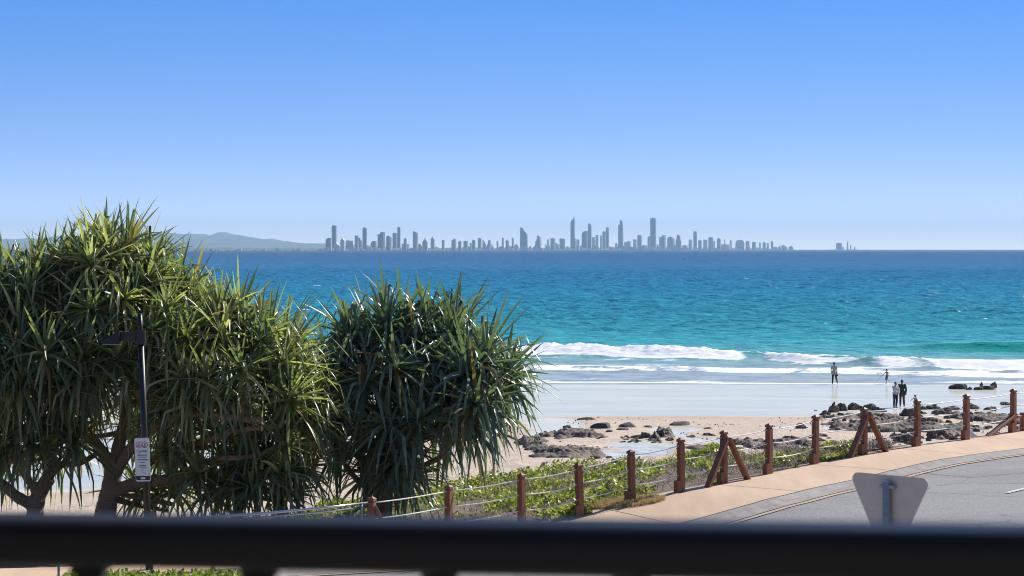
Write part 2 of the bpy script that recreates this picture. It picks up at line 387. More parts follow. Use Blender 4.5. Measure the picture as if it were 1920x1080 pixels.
wet = np.maximum(sstep(9, -1.5, s_) * .55 + sstep(2, -3, s_) * .45, pool * .95)
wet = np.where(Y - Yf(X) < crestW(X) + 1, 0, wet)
Z = Z - pool * .05
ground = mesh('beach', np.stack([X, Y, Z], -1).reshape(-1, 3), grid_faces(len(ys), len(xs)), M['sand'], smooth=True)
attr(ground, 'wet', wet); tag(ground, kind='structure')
# soil patch of the dune, 4 mm proud of nothing: its own sheet
xs2 = np.arange(-14, 10.2, .3); vs = np.linspace(0, 1, 50)
X2, V2 = np.meshgrid(xs2, vs); Y2 = Yf(X2) + .15 + V2 * (crestW(X2) - .2)
Z2 = Gz(X2, Y2) + .03 + .05 * np.sin(V2 * math.pi)
soil = mesh('dune', np.stack([X2, Y2, Z2], -1).reshape(-1, 3), grid_faces(50, len(xs2)), M['soil'], smooth=True); tag(soil, kind='structure')

# ------------------------------------------------------------------ sea
ks = np.r_[-1.05, -.9, -.8, -.5, -.36, np.linspace(-.29, .29, 620), .36, .5, .8, .9, 1.05]
Ys = [165.]
while Ys[-1] < 36000:
    y = Ys[-1]; Ys.append(y + (.24 if y < 262 else (y - 262) * .0026 + .27 if y < 1100 else 2.5 + (y - 1100) * .04))
Ys = np.array(Ys)
K, YY = np.meshgrid(ks, Ys); XX = K * (YY + 60)
YP = YY + shift(XX) * np.clip((420 - YY) / 200, 0, 1)
wob = (fbm(XX * .12, YY * .02, 41, 3) - .5)
yc1 = np.interp(XX, [-40, 2.1, 24.2, 27.5, 37.8, 44, 70], [236, 233.5, 222.5, 214.5, 208, 204, 196]) + wob * 3
h1 = np.interp(XX, [0, 12, 24, 30, 45], [.95, .95, .68, .75, .6]) * (.75 + .5 * fbm(XX * .25, YY * .01, 43, 3))
d = YP - (yc1 + 1.6)
brk = h1 * np.where(d < 0, np.exp(-(d / (3.8 - 1.3 * np.clip(np.exp(-((XX - 30.5) / 2.8) ** 2), 0, 1))) ** 2), np.exp(-(d / 3.6) ** 2))
yc2 = np.interp(XX, [0, 24, 44, 70], [206.5, 200.5, 192.5, 186]) + (fbm(XX * .15, YY * 0, 45, 4) - .5) * 3
d2 = YP - yc2
b2 = .24 * np.where(d2 < 0, np.exp(-(d2 / 1.8) ** 2), np.exp(-(d2 / 3) ** 2)) * (.7 + .6 * fbm(XX * .4, YY * .05, 46, 2))
yc0 = 246 - (XX - 40) * .35 + wob * 4
h0 = .75 * sstep(36, 50, XX) + .18 * sstep(10, 30, XX)
d0 = YP - yc0
b0 = h0 * np.where(d0 < 0, np.exp(-(d0 / 3.4) ** 2), np.exp(-(d0 / 6) ** 2))
am = .03 + .22 * sstep(206, 236, YP) + .42 * sstep(240, 380, YY) + .45 * sstep(500, 1500, YY)
far_ = sstep(700, 2200, YY)
ch = ((fbm(XX * .26, YY * .40, 51, 4, .60) - .5) * (1 - far_) + (fbm(XX * .09, YY * .07, 53, 3, .6) - .5) * far_) * 2.4 + (fbm(XX * .05, YY * .12, 57, 2) - .5) * 1.3 * sstep(260, 500, YY)
ch = np.where(ch > 0, ch ** 1.15, ch * .8)
rough = (brk + b2) * ((fbm(XX * 1.9, YY * 2.2, 61, 4, .65) - .5) * .55 + (fbm(XX * .5, YY * .3, 62, 2) - .5) * .5)
ZS = -.002 + brk + b2 + b0 + am * ch * sstep(186, 215, YP + 0 * XX) + rough + .012 * sstep(184, 200, YP)
nz = fbm(XX * .5, YY * .22, 71, 5, .6); nz2 = fbm(XX * .14, YY * .3, 73, 4, .6); nbig = fbm(XX * .05, YY * .04, 75, 3)
gap = np.exp(-((XX - 30.5) / 2.8) ** 2) + .8 * np.exp(-((XX - 23.0) / 1.6) ** 2) + .5 * np.exp(-((XX - 36.5) / 1.3) ** 2)
gap = np.clip(gap, 0, 1)
face = sstep(-6.5, -4.0, d) * sstep(1.8, .2, d)
foam = face * (.95 + .5 * (nz - .5)) * (1 - gap * sstep(.9, -.2, d) * .95)
foam = np.maximum(foam, sstep(-16, -2, d) * sstep(0, -1.5, d) * np.clip(.50 + (nz2 - .5) * 2.2, 0, .85))
rightm = sstep(20, 34, XX)
foam = np.maximum(foam, rightm * sstep(-.5, 2, d) * sstep(19, 5, d) * np.clip(.52 + (nz2 - .5) * 2.6, 0, 1.0))
bb = .16 * rightm * (np.exp(-((d - 7) / 1.6) ** 2) + np.exp(-((d - 14) / 2.0) ** 2)) * fbm(XX * .2, YY * .05, 66, 3) * 1.6
ZS = ZS + bb; foam = np.maximum(foam, np.clip(bb * 9, 0, .95))
foam = np.maximum(foam, sstep(-.5, .8, d) * sstep(6, 1, d) * np.clip(.45 + (nz2 - .5) * 2.2, 0, 1.0))
foam = np.maximum(foam, sstep(-3.2, -2.2, d2) * sstep(3.6, .4, d2) * (.74 + (nz - .5) * 1.5))
foam = np.maximum(foam, sstep(0, 3, d2) * sstep(16, 4, d2) * np.clip(.46 + (nz2 - .5) * 2.2, 0, .8))
foam = np.maximum(foam, rightm * sstep(0, 3, d2) * sstep(2, -3, d) * np.clip(.55 + (nz2 - .5) * 2.4, 0, .9))
yc3 = 184.6 - XX * .07 + (fbm(XX * .1, YY * 0, 47, 4) - .5) * 2.4
d3 = YP - yc3
foam = np.maximum(foam, sstep(-.1, .15, d3) * sstep(2.2, .9, d3) * (.80 + .2 + (nz - .5) * .8) * (1 - .75 * sstep(27, 32, XX)))
foam = np.maximum(foam, sstep(.1, 1, d3) * sstep(12, 3, d3) * np.clip(.30 + (nz2 - .5) * 1.9, 0, .6))
wc = fbm(XX * .09, YY * .25, 81, 3, .6)
foam = np.maximum(foam, sstep(.83, .88, wc) * (YY > 270) * (YY < 900) * .65)
green = np.clip(sstep(-7, -3.0, d0) * sstep(1.5, -.5, d0) * sstep(37, 50, XX) + .25 * sstep(-5, -2, d0) * sstep(1, -1, d0) * sstep(20, 34, XX) + gap * sstep(-2.5, -1.2, d) * sstep(.8, -.2, d) * .8, 0, 1)
green = np.maximum(green, .5 * sstep(-1.6, -1.0, d) * sstep(.2, -.5, d))
chop = .04 + .22 * sstep(190, 215, YP) + .45 * sstep(212, 245, YP) + .29 * sstep(245, 500, YY)
keep = YP > -1e9
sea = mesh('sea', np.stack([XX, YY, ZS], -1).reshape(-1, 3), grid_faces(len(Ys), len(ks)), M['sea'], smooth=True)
attr(sea, 'foam', np.clip(foam, 0, 1)); attr(sea, 'green', green); attr(sea, 'chop', chop); tag(sea, kind='structure')

# ------------------------------------------------------------------ path, kerb, road
pg = lambda a, b: P(a, b)
def line(pts, fn): return np.array([hit(px, py, fn, 25, 90) for px, py in pts])
KB = line([(1323, 970), (1368, 957.5), (1400, 947), (1449, 935), (1524, 915), (1603, 900), (1671, 882), (1766, 861), (1920, 841)], lambda a, b: P(a, b) + .026)
KF = line([(1350, 990), (1384, 978), (1425, 957.5), (1457, 945), (1490, 935), (1600, 908), (1685, 886), (1790, 866), (1920, 848.5)], lambda a, b: P(a, b) - .07)
YL = line([(1380, 990), (1416, 978), (1465, 957), (1506, 937), (1546, 925), (1603, 911), (1685, 890), (1750, 877.5), (1863, 860), (1920, 853)], lambda a, b: P(a, b) - .07)
def resample(A, n, ext0=None, ext1=None):
    A = np.array(A)[:, :2]
    if ext0 is not None: A = np.vstack([ext0, A])
    if ext1 is not None: A = np.vstack([A, ext1])
    s = np.r_[0, np.cumsum(np.linalg.norm(np.diff(A, axis=0), axis=1))]
    u = np.linspace(0, s[-1], n)
    Q = np.stack([np.interp(u, s, A[:, 0]), np.interp(u, s, A[:, 1])], -1)
    k = np.array([1, 2, 3, 2, 1.]) / 9
    for _ in range(3):
        q = Q.copy()
        for c_ in (0, 1): q[2:-2, c_] = np.convolve(Q[:, c_], k, 'valid')
        Q = q
    return Q
print('KB', KB.round(2).tolist())
d0_ = KB[0][:2] - KB[1][:2]; d0_ = d0_ / np.linalg.norm(d0_); k0_ = KB[0][:2]
kb = resample(KB, 420, [k0_ + d0_ * 30 + [-14, 6], k0_ + d0_ * 14 + [-4, 1.5], k0_ + d0_ * 6 + [-.8, .2]], [[18, 64], [30, 75], [60, 108]])
def norms(A):
    d = np.gradient(A, axis=0); d /= np.linalg.norm(d, axis=1)[:, None]; return np.stack([d[:, 1], -d[:, 0]], -1)
def densify(A): return A
nk = norms(kb)
# width from back of kerb to the channel's edge: measured from the picture
kfx = resample(KF, 200)
def wkerb(p):
    d = np.linalg.norm(kfx - p, axis=1).min(); return float(np.clip(d, .28, .75))
wk = np.array([wkerb(p) for p in kb]); print('WK', wk[::10].round(2), wk.shape); wk = np.interp(kb[:, 0], [2, 6, 9, 13], [.60, .55, .42, .32])
def strip(name, base, nr, offs, zs, mat, kind='structure', zref=None):
    rows = []
    for o_, z_ in zip(offs, zs):
        oo = o_ if hasattr(o_, '__len__') else np.full(len(base), o_)
        q = base + nr * np.asarray(oo)[:, None]
        rows.append(np.c_[q, P(q[:, 0], q[:, 1]) + z_])
    V = np.stack(rows, 0).reshape(-1, 3)
    o = mesh(name, V, grid_faces(len(offs), len(base))[:, ::-1], mat)
    if kind: tag(o, kind=kind)
    return o
kerb = strip('kerb', kb, nk, [0.0, .06, .14, .22, wk - .02, wk], [.028, .024, -.005, -.035, -.058, -.058], M['kerb'])
# road
offs = [wk - .01] + [wk + q for q in (1, 2, 4, 7, 11, 16, 24, 34)]
road = strip('road', kb, nk, offs, [-.07] * len(offs), M['asphalt'])
yl = kb[54:-24] + (nk * (wk + .14)[:, None])[54:-24]
nyl = norms(yl)
yline = strip('road_marking', yl, nyl, [-.055, .055], [-.052, -.052], M['yellow'])
yline['label'] = 'yellow edge line along the kerb'
a = hit(1888, 925.5, lambda a, b: P(a, b) - .07, 25, 90); b = hit(1960, 908, lambda a, b: P(a, b) - .07, 25, 90)
A = np.linspace(a[:2], b[:2], 8); strip('road_marking', A, norms(A), [-.06, .06], [-.052, -.052], M['white'])
# path from the fence foot to the kerb
fx = np.linspace(-14, 40, 150); fl = np.stack([fx, Yf(fx) + .28], -1)
def nearest_kb(p):
    return kb[np.argmin(np.linalg.norm(kb - p, axis=1))]
tk = np.array([nearest_kb(p) for p in fl])
for _ in range(3): tk[1:-1] = (tk[:-2] + tk[1:-1] + tk[2:]) / 3
rows = []
for f in np.linspace(0, 1, 9):
    q = fl * (1 - f) + tk * f; rows.append(np.c_[q, P(q[:, 0], q[:, 1]) + .024])
V = np.stack(rows, 0)
rows = [np.c_[fl, P(fl[:, 0], fl[:, 1]) - .25]]
V = np.concatenate([np.array(rows), V], 0)
path = mesh('footpath', V.reshape(-1, 3), grid_faces(10, len(fx))[:, ::-1], M['path']); tag(path, kind='structure')
# expansion joints, sheets 4 mm above the path
jb = MB()
for i in list(range(30, 150, 7)):
    p, q = fl[i], tk[i]; dvec = (q - p); n_ = np.array([dvec[1], -dvec[0]]) / (np.linalg.norm(dvec) + 1e-9) * .008
    pts = [p + n_, p - n_, q - n_, q + n_]
    jb.add([(a_[0], a_[1], float(P(*a_)) + .029) for a_ in pts], [(0, 1, 2, 3)])
jb.build('path_joint', M['joint'])
tag(bpy.data.objects['path_joint'], kind='structure')
# dark gap between path and kerb
gp = strip('kerb_joint', kb, nk, [-.03, .012], [.030, .032], M['joint'])

# ------------------------------------------------------------------ fence
fence = empty('rope_fence', (float(PX[0]), float(PY[0]), float(PZ[0])))
tag(fence, 'brown timber post and white rope fence along the seaward edge of the tan path', 'fence')
f0 = Vector(fence.location)
def tangent(i):
    a = max(i - 1, 0); b = min(i + 1, len(POSTS) - 1); v = Vector((PX[b] - PX[a], PY[b] - PY[a], 0)); return v.normalized()
def post_mesh(h, w=.135):
    m = MB(); m.box((0, 0, (h - .13) / 2 - .15), (w, w, h - .13 + .3), bev=.008)
    c_ = MB(); m.box((0, 0, h - .115), (w - .035, w - .035, .03))
    m_, m = m, c_
    m.box((0, 0, h - .075), (w + .012, w + .012, .05), bev=.006)
    z = h - .05; s = (w + .012) / 2
    m.add([(-s, -s, z), (s, -s, z), (s, s, z), (-s, s, z), (0, 0, z + .05)], [(0, 1, 4), (1, 2, 4), (2, 3, 4), (3, 0, 4)])
    return m_, m
H = []
ex = [(1995, 5.68, 64.9)]
allp = []
for i, (px, pt, pb, D) in enumerate(POSTS):
    h = (pb - pt) / F * D; allp.append((PX[i], PY[i], PZ[i], h))
allp.append((ex[0][2] * (1995 - CX) / F, 64.9, 5.66, 1.2)); allp.append((18.4, 67.8, 5.7, 1.2)); allp.append((21.6, 71.2, 5.74, 1.2))
for i, (x, y, z, h) in enumerate(allp):
    tg = tangent(min(i, len(POSTS) - 1)); rz = math.atan2(tg.y, tg.x)
    lean = {3: .045, 4: .03, 5: .01}.get(i, rnd.uniform(-.01, .015))
    pm, cm = post_mesh(h); o = pm.build('post', M['timber'], fence, loc=(x - f0.x, y - f0.y, z - f0.z)); cm.build('post_cap', M['timber'], o); o.rotation_euler = (0, -lean if i < 6 else 0, rz + (R(14) if i < 3 else 0))
    if i in (0, 3, 4, 5, 6, 7, 8, 9, 10, 11, 12):
        m = MB(); m.box((-.115, .0, .06), (.10, .14, .42), bev=.006)
        o2 = m.build('base_block', M['timber'], fence, loc=(x - f0.x, y - f0.y, z - f0.z)); o2.rotation_euler = (0, 0, rz)
def brace(p, q, w=.11, name='brace'):
    p = Vector(p); q = Vector(q); d = q - p
    rot = d.to_track_quat('Z', 'Y').to_matrix()
    m = MB(); m.box((0, 0, 0), (w, .075, d.length), rot, bev=.005)
    return m.build(name, M['timber'], fence, loc=(p + q) / 2 - f0)
for i in (6, 9):
    x, y, z, h = allp[i]; tg = tangent(i); nrm = Vector((tg.y, -tg.x, 0))
    for s in (-1, 1):
        top = Vector((x, y, z + h - .20)) + tg * s * .05 + nrm * .115
        ft = Vector((x, y, 0)) + tg * s * .74 + nrm * (.12)
        ft.z = float(P(ft.x, ft.y)) - .03
        brace(ft, top, .15)
x, y, z, h = allp[12]; tg = tangent(12)
ft = Vector((x, y, 0)) - tg * 1.35; ft.z = float(P(ft.x, ft.y)) + .0
brace(ft, Vector((x, y, z + .46)) - tg * .03, .14)
x, y, z, h = allp[0]; brace(Vector((x + .42, y + .1, z + .25)), Vector((x + .05, y, z + 1.0)), .12)
# timber rails beyond the last post in view
for hh in (.42, .12):
    p = Vector(allp[12][:3]); q = Vector(allp[13][:3]); brace(p + Vector((.08, .1, hh)), q + Vector((0, .1, hh)), .13, 'rail')
p = Vector(allp[12][:3]) + Vector((.32, .38, .22)); m = MB(); m.box((0, 0, 0), (.12, .12, .6)); m.build('rail_post', M['timber'], fence, loc=p - f0)
for k, (ha, sag) in enumerate(((1.06, .02), (.74, .03), (.40, .03))):
    m = MB(); pts = []
    for i in range(len(allp) - 1):
        a_, b_ = allp[i], allp[i + 1]
        seg = []
        for f in np.linspace(0, 1, 7):
            p = Vector(a_[:3]).lerp(Vector(b_[:3]), f); p.z += ha * (1 - .0) + (f * 0) - sag * 4 * f * (1 - f) * (1 + (i * 7 % 5) * .25); seg.append(p - f0)
        m.tube(seg, .0125, 6)
    m.build('rope', M['rope'], fence, smooth=True)

# stainless handrail left of the fence
hr = empty('handrail', tuple(W(678, 1040, 46.8))); h0_ = Vector(hr.location)
tag(hr, 'polished double-tube steel handrail running left from the first brown fence post', 'handrail')
for dz in (0, -.075):
    p = [W(690, 943, 46.9), W(600, 953, 46.3), W(500, 962, 45.7), W(400, 969, 45.0), W(200, 979, 44.0), W(-100, 990, 42.6)]
    MB().tube([q + Vector((0, .0, dz)) - h0_ for q in p], .028 if dz == 0 else .02, 10).build('rail', M['steel'], hr, smooth=True)
for px, D in ((678, 46.8), (400, 45.0), (110, 43.5)):
    q = W(px, 945 + (690 - px) * .08, D); MB().tube([Vector((q.x, q.y, 4.2)) - h0_, q - h0_], .024, 10).build('support_post', M['galv'], hr, smooth=True)

# ------------------------------------------------------------------ dune cover
def leaf_cloud(name, pts, size, mat, label=None, up=.5, lv=None, parent=None, seed=1, k=1.5):
    """many small bent leaves; pts (n,3)"""
    r = np.random.default_rng(seed); n = len(pts)
    s = size * r.uniform(.6, 1.3, n)[:, None]
    a = r.normal(size=(n, 3)); a[:, 2] = a[:, 2] * .5 + up * .6; a /= np.linalg.norm(a, axis=1)[:, None]
    t_ = r.normal(size=(n, 3)); b = np.cross(a, t_); b /= np.linalg.norm(b, axis=1)[:, None]; nn = np.cross(a, b)
    V = np.stack([pts, pts + a * s * .5 * k + b * s * .5, pts + a * s * k + nn * s * .2, pts + a * s * .5 * k - b * s * .5], 1).reshape(-1, 3)
    Fc = np.arange(4 * n).reshape(-1, 4)
    o = mesh(name, V, Fc, mat, parent)
    q = r.uniform(0, 1, n) if lv is None else lv
    attr(o, 'lv', np.repeat(q, 4))
    return o
r = np.random.default_rng(5)
n = 210000
x = r.uniform(-13, 8.6, n); cw = crestW(x); v = r.uniform(-.25, 1, n) ** 1 * (cw + .6)
y = Yf(x) + np.clip(v, -.2, None) + .25
den = fbm(x * .9, y * .45, 91, 4, .55); bare = fbm(x * .35 + 5, y * .2, 95, 3)
rightb = sstep(2.2, 3.2, x) * .035 * sstep(6.5, 5.5, x)
left_open = (x < -5.2) * .30
keep = den > (.41 + rightb + sstep(.55, .68, bare) * .10 + left_open)
keep &= ~((x > 2.2) & (x < 4.2) & (y - Yf(x) < .7))
keep &= (r.uniform(0, 1, n) < np.where(y < 62, 1, .75))
x, y, den = x[keep], y[keep], den[keep]
z = Gz(x, y) + .03 + r.uniform(0, 1, len(x)) ** 1.4 * (.10 + np.clip(den - .45, 0, .3) * 1.3)
lv = np.clip(r.uniform(0, .86, len(x)) * (.5 + den) + (r.uniform(0, 1, len(x)) < (.05 + .4 * (den < .5))) * r.uniform(.3, .6, len(x)), 0, 1)
gc = leaf_cloud('ground_cover', np.stack([x, y, z], -1), .075, M['cover'], lv=lv, seed=6)
tag(gc, 'low bright green succulent ground cover on the dune behind the rope fence', 'ground cover', kind='stuff')
# dead twigs
n = 26000; x = r.uniform(-6, 10, n); y = Yf(x) + .3 + r.uniform(0, 1, n) * crestW(x); z = Gz(x, y) + .05 + r.uniform(0, .14, n)
den = fbm(x * .9, y * .45, 91, 4, .55); kp = den < .53; x, y, z = x[kp], y[kp], z[kp]; n = len(x)
a = np.stack([r.normal(size=n), r.normal(size=n), np.abs(r.normal(size=n)) * .35], -1); a /= np.linalg.norm(a, axis=1)[:, None]; L_ = r.uniform(.12, .34, n)[:, None]
b = np.cross(a, [0, 0, 1.]); b /= np.linalg.norm(b, axis=1)[:, None]; p = np.stack([x, y, z], -1)
V = np.stack([p - b * .006, p + b * .006, p + a * L_ + b * .004, p + a * L_ - b * .004], 1).reshape(-1, 3)
tw = mesh('dead_twigs', V, np.arange(4 * n).reshape(-1, 4), simple('dead_twig', (.33, .26, .21), (.15, .11, .09), 8, .9, 0)); tag(tw, 'grey brown dead twigs tangled among the dune plants', 'twigs', kind='stuff')
r_ = np.random.default_rng(77); n = 2600; x = r_.uniform(-8, 34, n); y = np.interp(r_.uniform(0, 1, n), [0, .45, 1], [92, 128, 145]) - shift(x) + (fbm(x * .12, x * 0, 83, 3) - .5) * 9
kp = fbm(x * .5, y * .25, 84, 3) > .54; x, y = x[kp], y[kp]; z = Gz(x, y) + .012
wk_ = leaf_cloud('seaweed_debris', np.stack([x, y, z], -1), .06, simple('dry_seaweed', (.10, .07, .045), (.05, .035, .025), 8, .9, 0), up=.0, seed=78, k=2.2); tag(wk_, 'scattered dark seaweed scraps and grit on the dry sand', 'seaweed', kind='stuff')
# dry grass tufts at the path's edge
def grass_tuft(name, c, rad, n, h, mat, label, cat='grass', kind='stuff', flat=1.0):
    r = np.random.default_rng(int(abs(c[0] * 100) + n)); aa = r.uniform(0, 6.28, n); rr = np.sqrt(r.uniform(0, 1, n)) * rad
    x = c[0] + rr * np.cos(aa); y = c[1] + rr * np.sin(aa) * flat; z = P(x, y) + .0
    a = np.stack([r.normal(size=n) * .5, r.normal(size=n) * .5, np.ones(n)], -1); a /= np.linalg.norm(a, axis=1)[:, None]
    L_ = h * r.uniform(.4, 1, n)[:, None]; b = np.cross(a, r.normal(size=(n, 3))); b /= np.linalg.norm(b, axis=1)[:, None]; p = np.stack([x, y, z], -1)
    mid = p + a * L_ * .6; tip = p + a * L_ + np.stack([r.normal(size=n), r.normal(size=n), -np.ones(n)], -1) * L_ * .25
    V = np.stack([p - b * .005, p + b * .005, mid + b * .004, mid - b * .004, tip], 1).reshape(-1, 3)
    i = np.arange(n)[:, None] * 5
    F_ = [tuple(q) for q in np.concatenate([i + [0, 1, 2, 3]], 0)] + [tuple(q) for q in (i + [3, 2, 4])]
    o = mesh(name, V, F_, mat); attr(o, 'lv', np.repeat(r.uniform(0, 1, n), 5)); tag(o, label, cat, kind=kind); return o
c = hit(1175, 952, pg, 25, 90); grass_tuft('dry_grass', (c[0], c[1] + .35), .85, 4200, .22, M['dry'], 'straw coloured dry grass at the path edge by the fence post foot', flat=.55)

# ------------------------------------------------------------------ pandanus trees
class Leaves:
    def __init__(s, seed): s.V = []; s.F = []; s.lv = []; s.n = 0; s.r = random.Random(seed)
    def rosette(s, c, ax, n=46, L=1.15, w=.072, droop=1.0, dead=.06, tone=0.0):
        r = s.r; ax = ax.normalized()
        u = ax.orthogonal().normalized(); v = ax.cross(u)
        for i in range(n):
            f = (i + .5) / n; az = i * 2.39996 + r.uniform(-.2, .2)
            th = .10 + f ** .85 * 1.95 + r.uniform(-.18, .18)
            d = (ax * math.cos(th) + (u * math.cos(az) + v * math.sin(az)) * math.sin(th)).normalized()
            ln = L * r.uniform(.72, 1.18) * (.85 + .3 * f if f < .5 else 1.0); seg = 6
            p = c + ax * (.16 * (1 - f)) + d * .03
            side = d.cross(Vector((0, 0, 1)))
            if side.length < .05: side = Vector((1, 0, 0))
            side.normalize(); side = (Matrix.Rotation(r.uniform(-.8, .8), 3, d) @ side)
            kink = r.choice([0, 0, 3, 4, 4]) if f > .12 else (r.choice([0, 0, 0, 4]))
            isdead = r.random() < dead + (.16 if f > .88 else 0)
            lv = r.uniform(.93, 1) if isdead else min(.92, max(0, r.uniform(.0, .75) + tone + (.12 if f < .3 else 0)))
            b0 = len(s.V)
            g = (.02 + .15 * f * f) * droop * r.uniform(.6, 1.5) * (1.7 if isdead else 1)
            for k in range(seg + 1):
                q = k / seg; ww = w * .5 * (1 - q) ** .55 * (1 if k > 0 else .9) * (1.0 - .15 * (k == 0)) if k < seg else .002
                nrm = side.cross(d).normalized()
                s.V += [p - side * ww + nrm * ww * .45, p, p + side * ww + nrm * ww * .45]
                s.lv += [lv] * 3
                d = (d + Vector((0, 0, -1)) * g * (1 + q * 1.5)).normalized()
                if k == kink and kink: d = (d * .55 + Vector((r.uniform(-.25, .25), r.uniform(-.25, .25), -.95))).normalized()
                side = (side - d * side.dot(d)).normalized()
                p = p + d * (ln / seg)
            for k in range(seg):
                a = b0 + 3 * k
                s.F += [(a, a + 1, a + 4, a + 3), (a + 1, a + 2, a + 5, a + 4)]
    def build(s, name, mat, parent, loc):
        V = np.array([tuple(v) for v in s.V]) - np.array(loc)
        o = mesh(name, V, np.array(s.F), mat, parent); attr(o, 'lv', s.lv); return o
def pandanus(name, label, base, limbs, lobes, leafmat, seed, reject, nros, L, extra=(), tone=0.0, wl=.100, nl=(34, 44), Dc=52.0, roots=()):
    r = random.Random(seed)
    bx = W(base[0], base[1], base[2]); bz = float(Gz(bx.x, bx.y, False)); root = empty(name, (bx.x, bx.y, bz)); o0 = Vector(root.location)
    tag(root, label, 'tree', 'pandanus trees in front of the beach')
    tb = MB(); nodes = []
    for pts, r0, r1 in limbs:
        P3 = [W(px, py, D) for px, py, D in pts]
        # smooth subdivide
        Q = []
        for i in range(len(P3) - 1):
            p0 = P3[max(i - 1, 0)]; p1 = P3[i]; p2 = P3[i + 1]; p3 = P3[min(i + 2, len(P3) - 1)]
            for f in np.linspace(0, 1, 6)[:-1]:
                f = float(f)
                Q.append(.5 * ((2 * p1) + (p2 - p0) * f + (2 * p0 - 5 * p1 + 4 * p2 - p3) * f * f + (3 * p1 - p0 - 3 * p2 + p3) * f ** 3))
        Q.append(P3[-1]); n = len(Q)
        rad = [(r0 + (r1 - r0) * i / (n - 1)) * (1 + .05 * math.sin(i * 1.9)) for i in range(n)]
        tb.tube([q - o0 for q in Q], rad, 10); nodes += Q[len(Q) // 3:]
    for a_, b_, rr in roots:
        tb.tube([W(*a_) - o0, W(*b_) - o0], [rr, rr * .8], 8)
    # rosettes
    ros = []
    cen = [(W(cx, cy, D), rx / F * Dc, ry / F * Dc, rd) for cx, cy, rx, ry, D, rd in lobes]
    tries = 0
    while len(ros) < nros and tries < 60000:
        tries += 1
        k = r.choices(range(len(cen)), [c_[1] * c_[2] for c_ in cen])[0]; C_, a_, b_, d_ = cen[k]
        v = Vector((r.gauss(0, 1), r.gauss(0, 1), r.gauss(0, 1))).normalized()
        if v.z < -.55: continue
        f = r.uniform(.86, 1.04); p = C_ + Vector((v.x * a_, v.y * d_, v.z * b_)) * f
        if any(((p.x - c2[0].x) / c2[1]) ** 2 + ((p.y - c2[0].y) / c2[3]) ** 2 + ((p.z - c2[0].z) / c2[2]) ** 2 < .62 for c2 in cen): continue
        px = CX + p.x / p.y * F; py = HY + (CZ - p.z) / p.y * F
        if reject(px, py): continue
        if any((p - q[0]).length < .52 for q in ros): continue
        ax = Vector((v.x / a_, v.y / d_, v.z / b_)).normalized() * .9 + Vector((0, 0, .55))
        ros.append((p, ax.normalized()))
    for (px, py, D, ax) in extra: ros.append((W(px, py, D), Vector(ax).normalized()))
    lf = Leaves(seed)
    thin = MB()
    for p, ax in ros:
        lf.rosette(p, ax, r.randint(*nl), L * r.uniform(.85, 1.12), w=wl, tone=tone + r.uniform(-.12, .12))
        nd = min(nodes, key=lambda q: (q - p).length + (.8 if q.z > p.z + .1 else 0))
        e = p - ax * .02; m1 = nd.lerp(e, .45) + Vector((0, 0, -.12)); m2 = e - ax * .3
        thin.tube([nd - o0, m1 - o0, m2 - o0, e - o0], [.065, .055, .05, .045], 7)
    tr = tb.build('trunk', M['bark'], root, remesh=.035, sm=2)
    thin.build('branches', M['bark'], root, smooth=True)
    lf.build('crown', leafmat, root, o0)
    return root
# right dark tree
pandanus('pandanus_tree', 'dark green pandanus tree standing alone right of the big one, behind the first fence posts', (712, 1000, 53.5),
    [([(708, 1010, 53.5), (712, 960, 53.5), (722, 900, 53.5), (730, 850, 53.5), (735, 800, 53.5)], .24, .17),
     ([(725, 880, 53.5), (690, 830, 53.2), (670, 770, 53), (675, 700, 53)], .13, .08),
     ([(730, 850, 53.5), (770, 800, 54), (800, 750, 54.2), (820, 690, 54.4)], .14, .08),
     ([(735, 830, 53.5), (800, 815, 53), (860, 795, 52.6), (900, 760, 52.4)], .12, .07),
     ([(735, 800, 53.5), (725, 740, 53.2), (730, 660, 53)], .12, .08),
     ([(720, 900, 53.5), (780, 880, 53.2), (840, 850, 52.8)], .09, .06),
     ([(715, 930, 53.5), (670, 900, 54), (640, 860, 54.4)], .10, .06)],
    [(725, 680, 76, 72, 53.3, 1.25), (830, 700, 80, 68, 54, 1.3), (900, 745, 52, 62, 52.8, 1.1), (680, 740, 62, 66, 53, 1.2), (780, 780, 100, 58, 53.2, 1.3), (670, 820, 50, 50, 53.8, 1.0)],
    M['leaf_b'], 21, lambda x, y: y > 835 or (y > 810 and x > 880), 42, 1.48,
    extra=[(725, 620, 53, (.0, -.1, 1)), (800, 625, 53.6, (.1, -.1, 1)), (850, 640, 53.4, (.25, -.2, 1)), (660, 650, 53.2, (-.35, -.1, 1)), (905, 755, 52.2, (.5, -.4, .8)), (870, 700, 52.9, (.4, -.5, .9)),
           (930, 730, 53.2, (.7, -.1, .8)), (700, 850, 53.0, (-.4, -.6, .4)), (760, 850, 52.7, (.1, -.8, .3)), (640, 840, 53.8, (-.6, -.2, .5)), (735, 880, 53.0, (.1, -.7, -.1)), (700, 890, 54.2, (-.4, .5, .2)), (760, 900, 54.0, (.3, .3, .1))],
    roots=[((690, 1000, 53.2), (716, 930, 53.5), .04), ((745, 1000, 53.8), (722, 935, 53.5), .045), ((760, 1000, 53.3), (726, 900, 53.5), .035), ((672, 1000, 53.9), (712, 915, 53.5), .03)], Dc=53, wl=.125, nl=(34, 42))
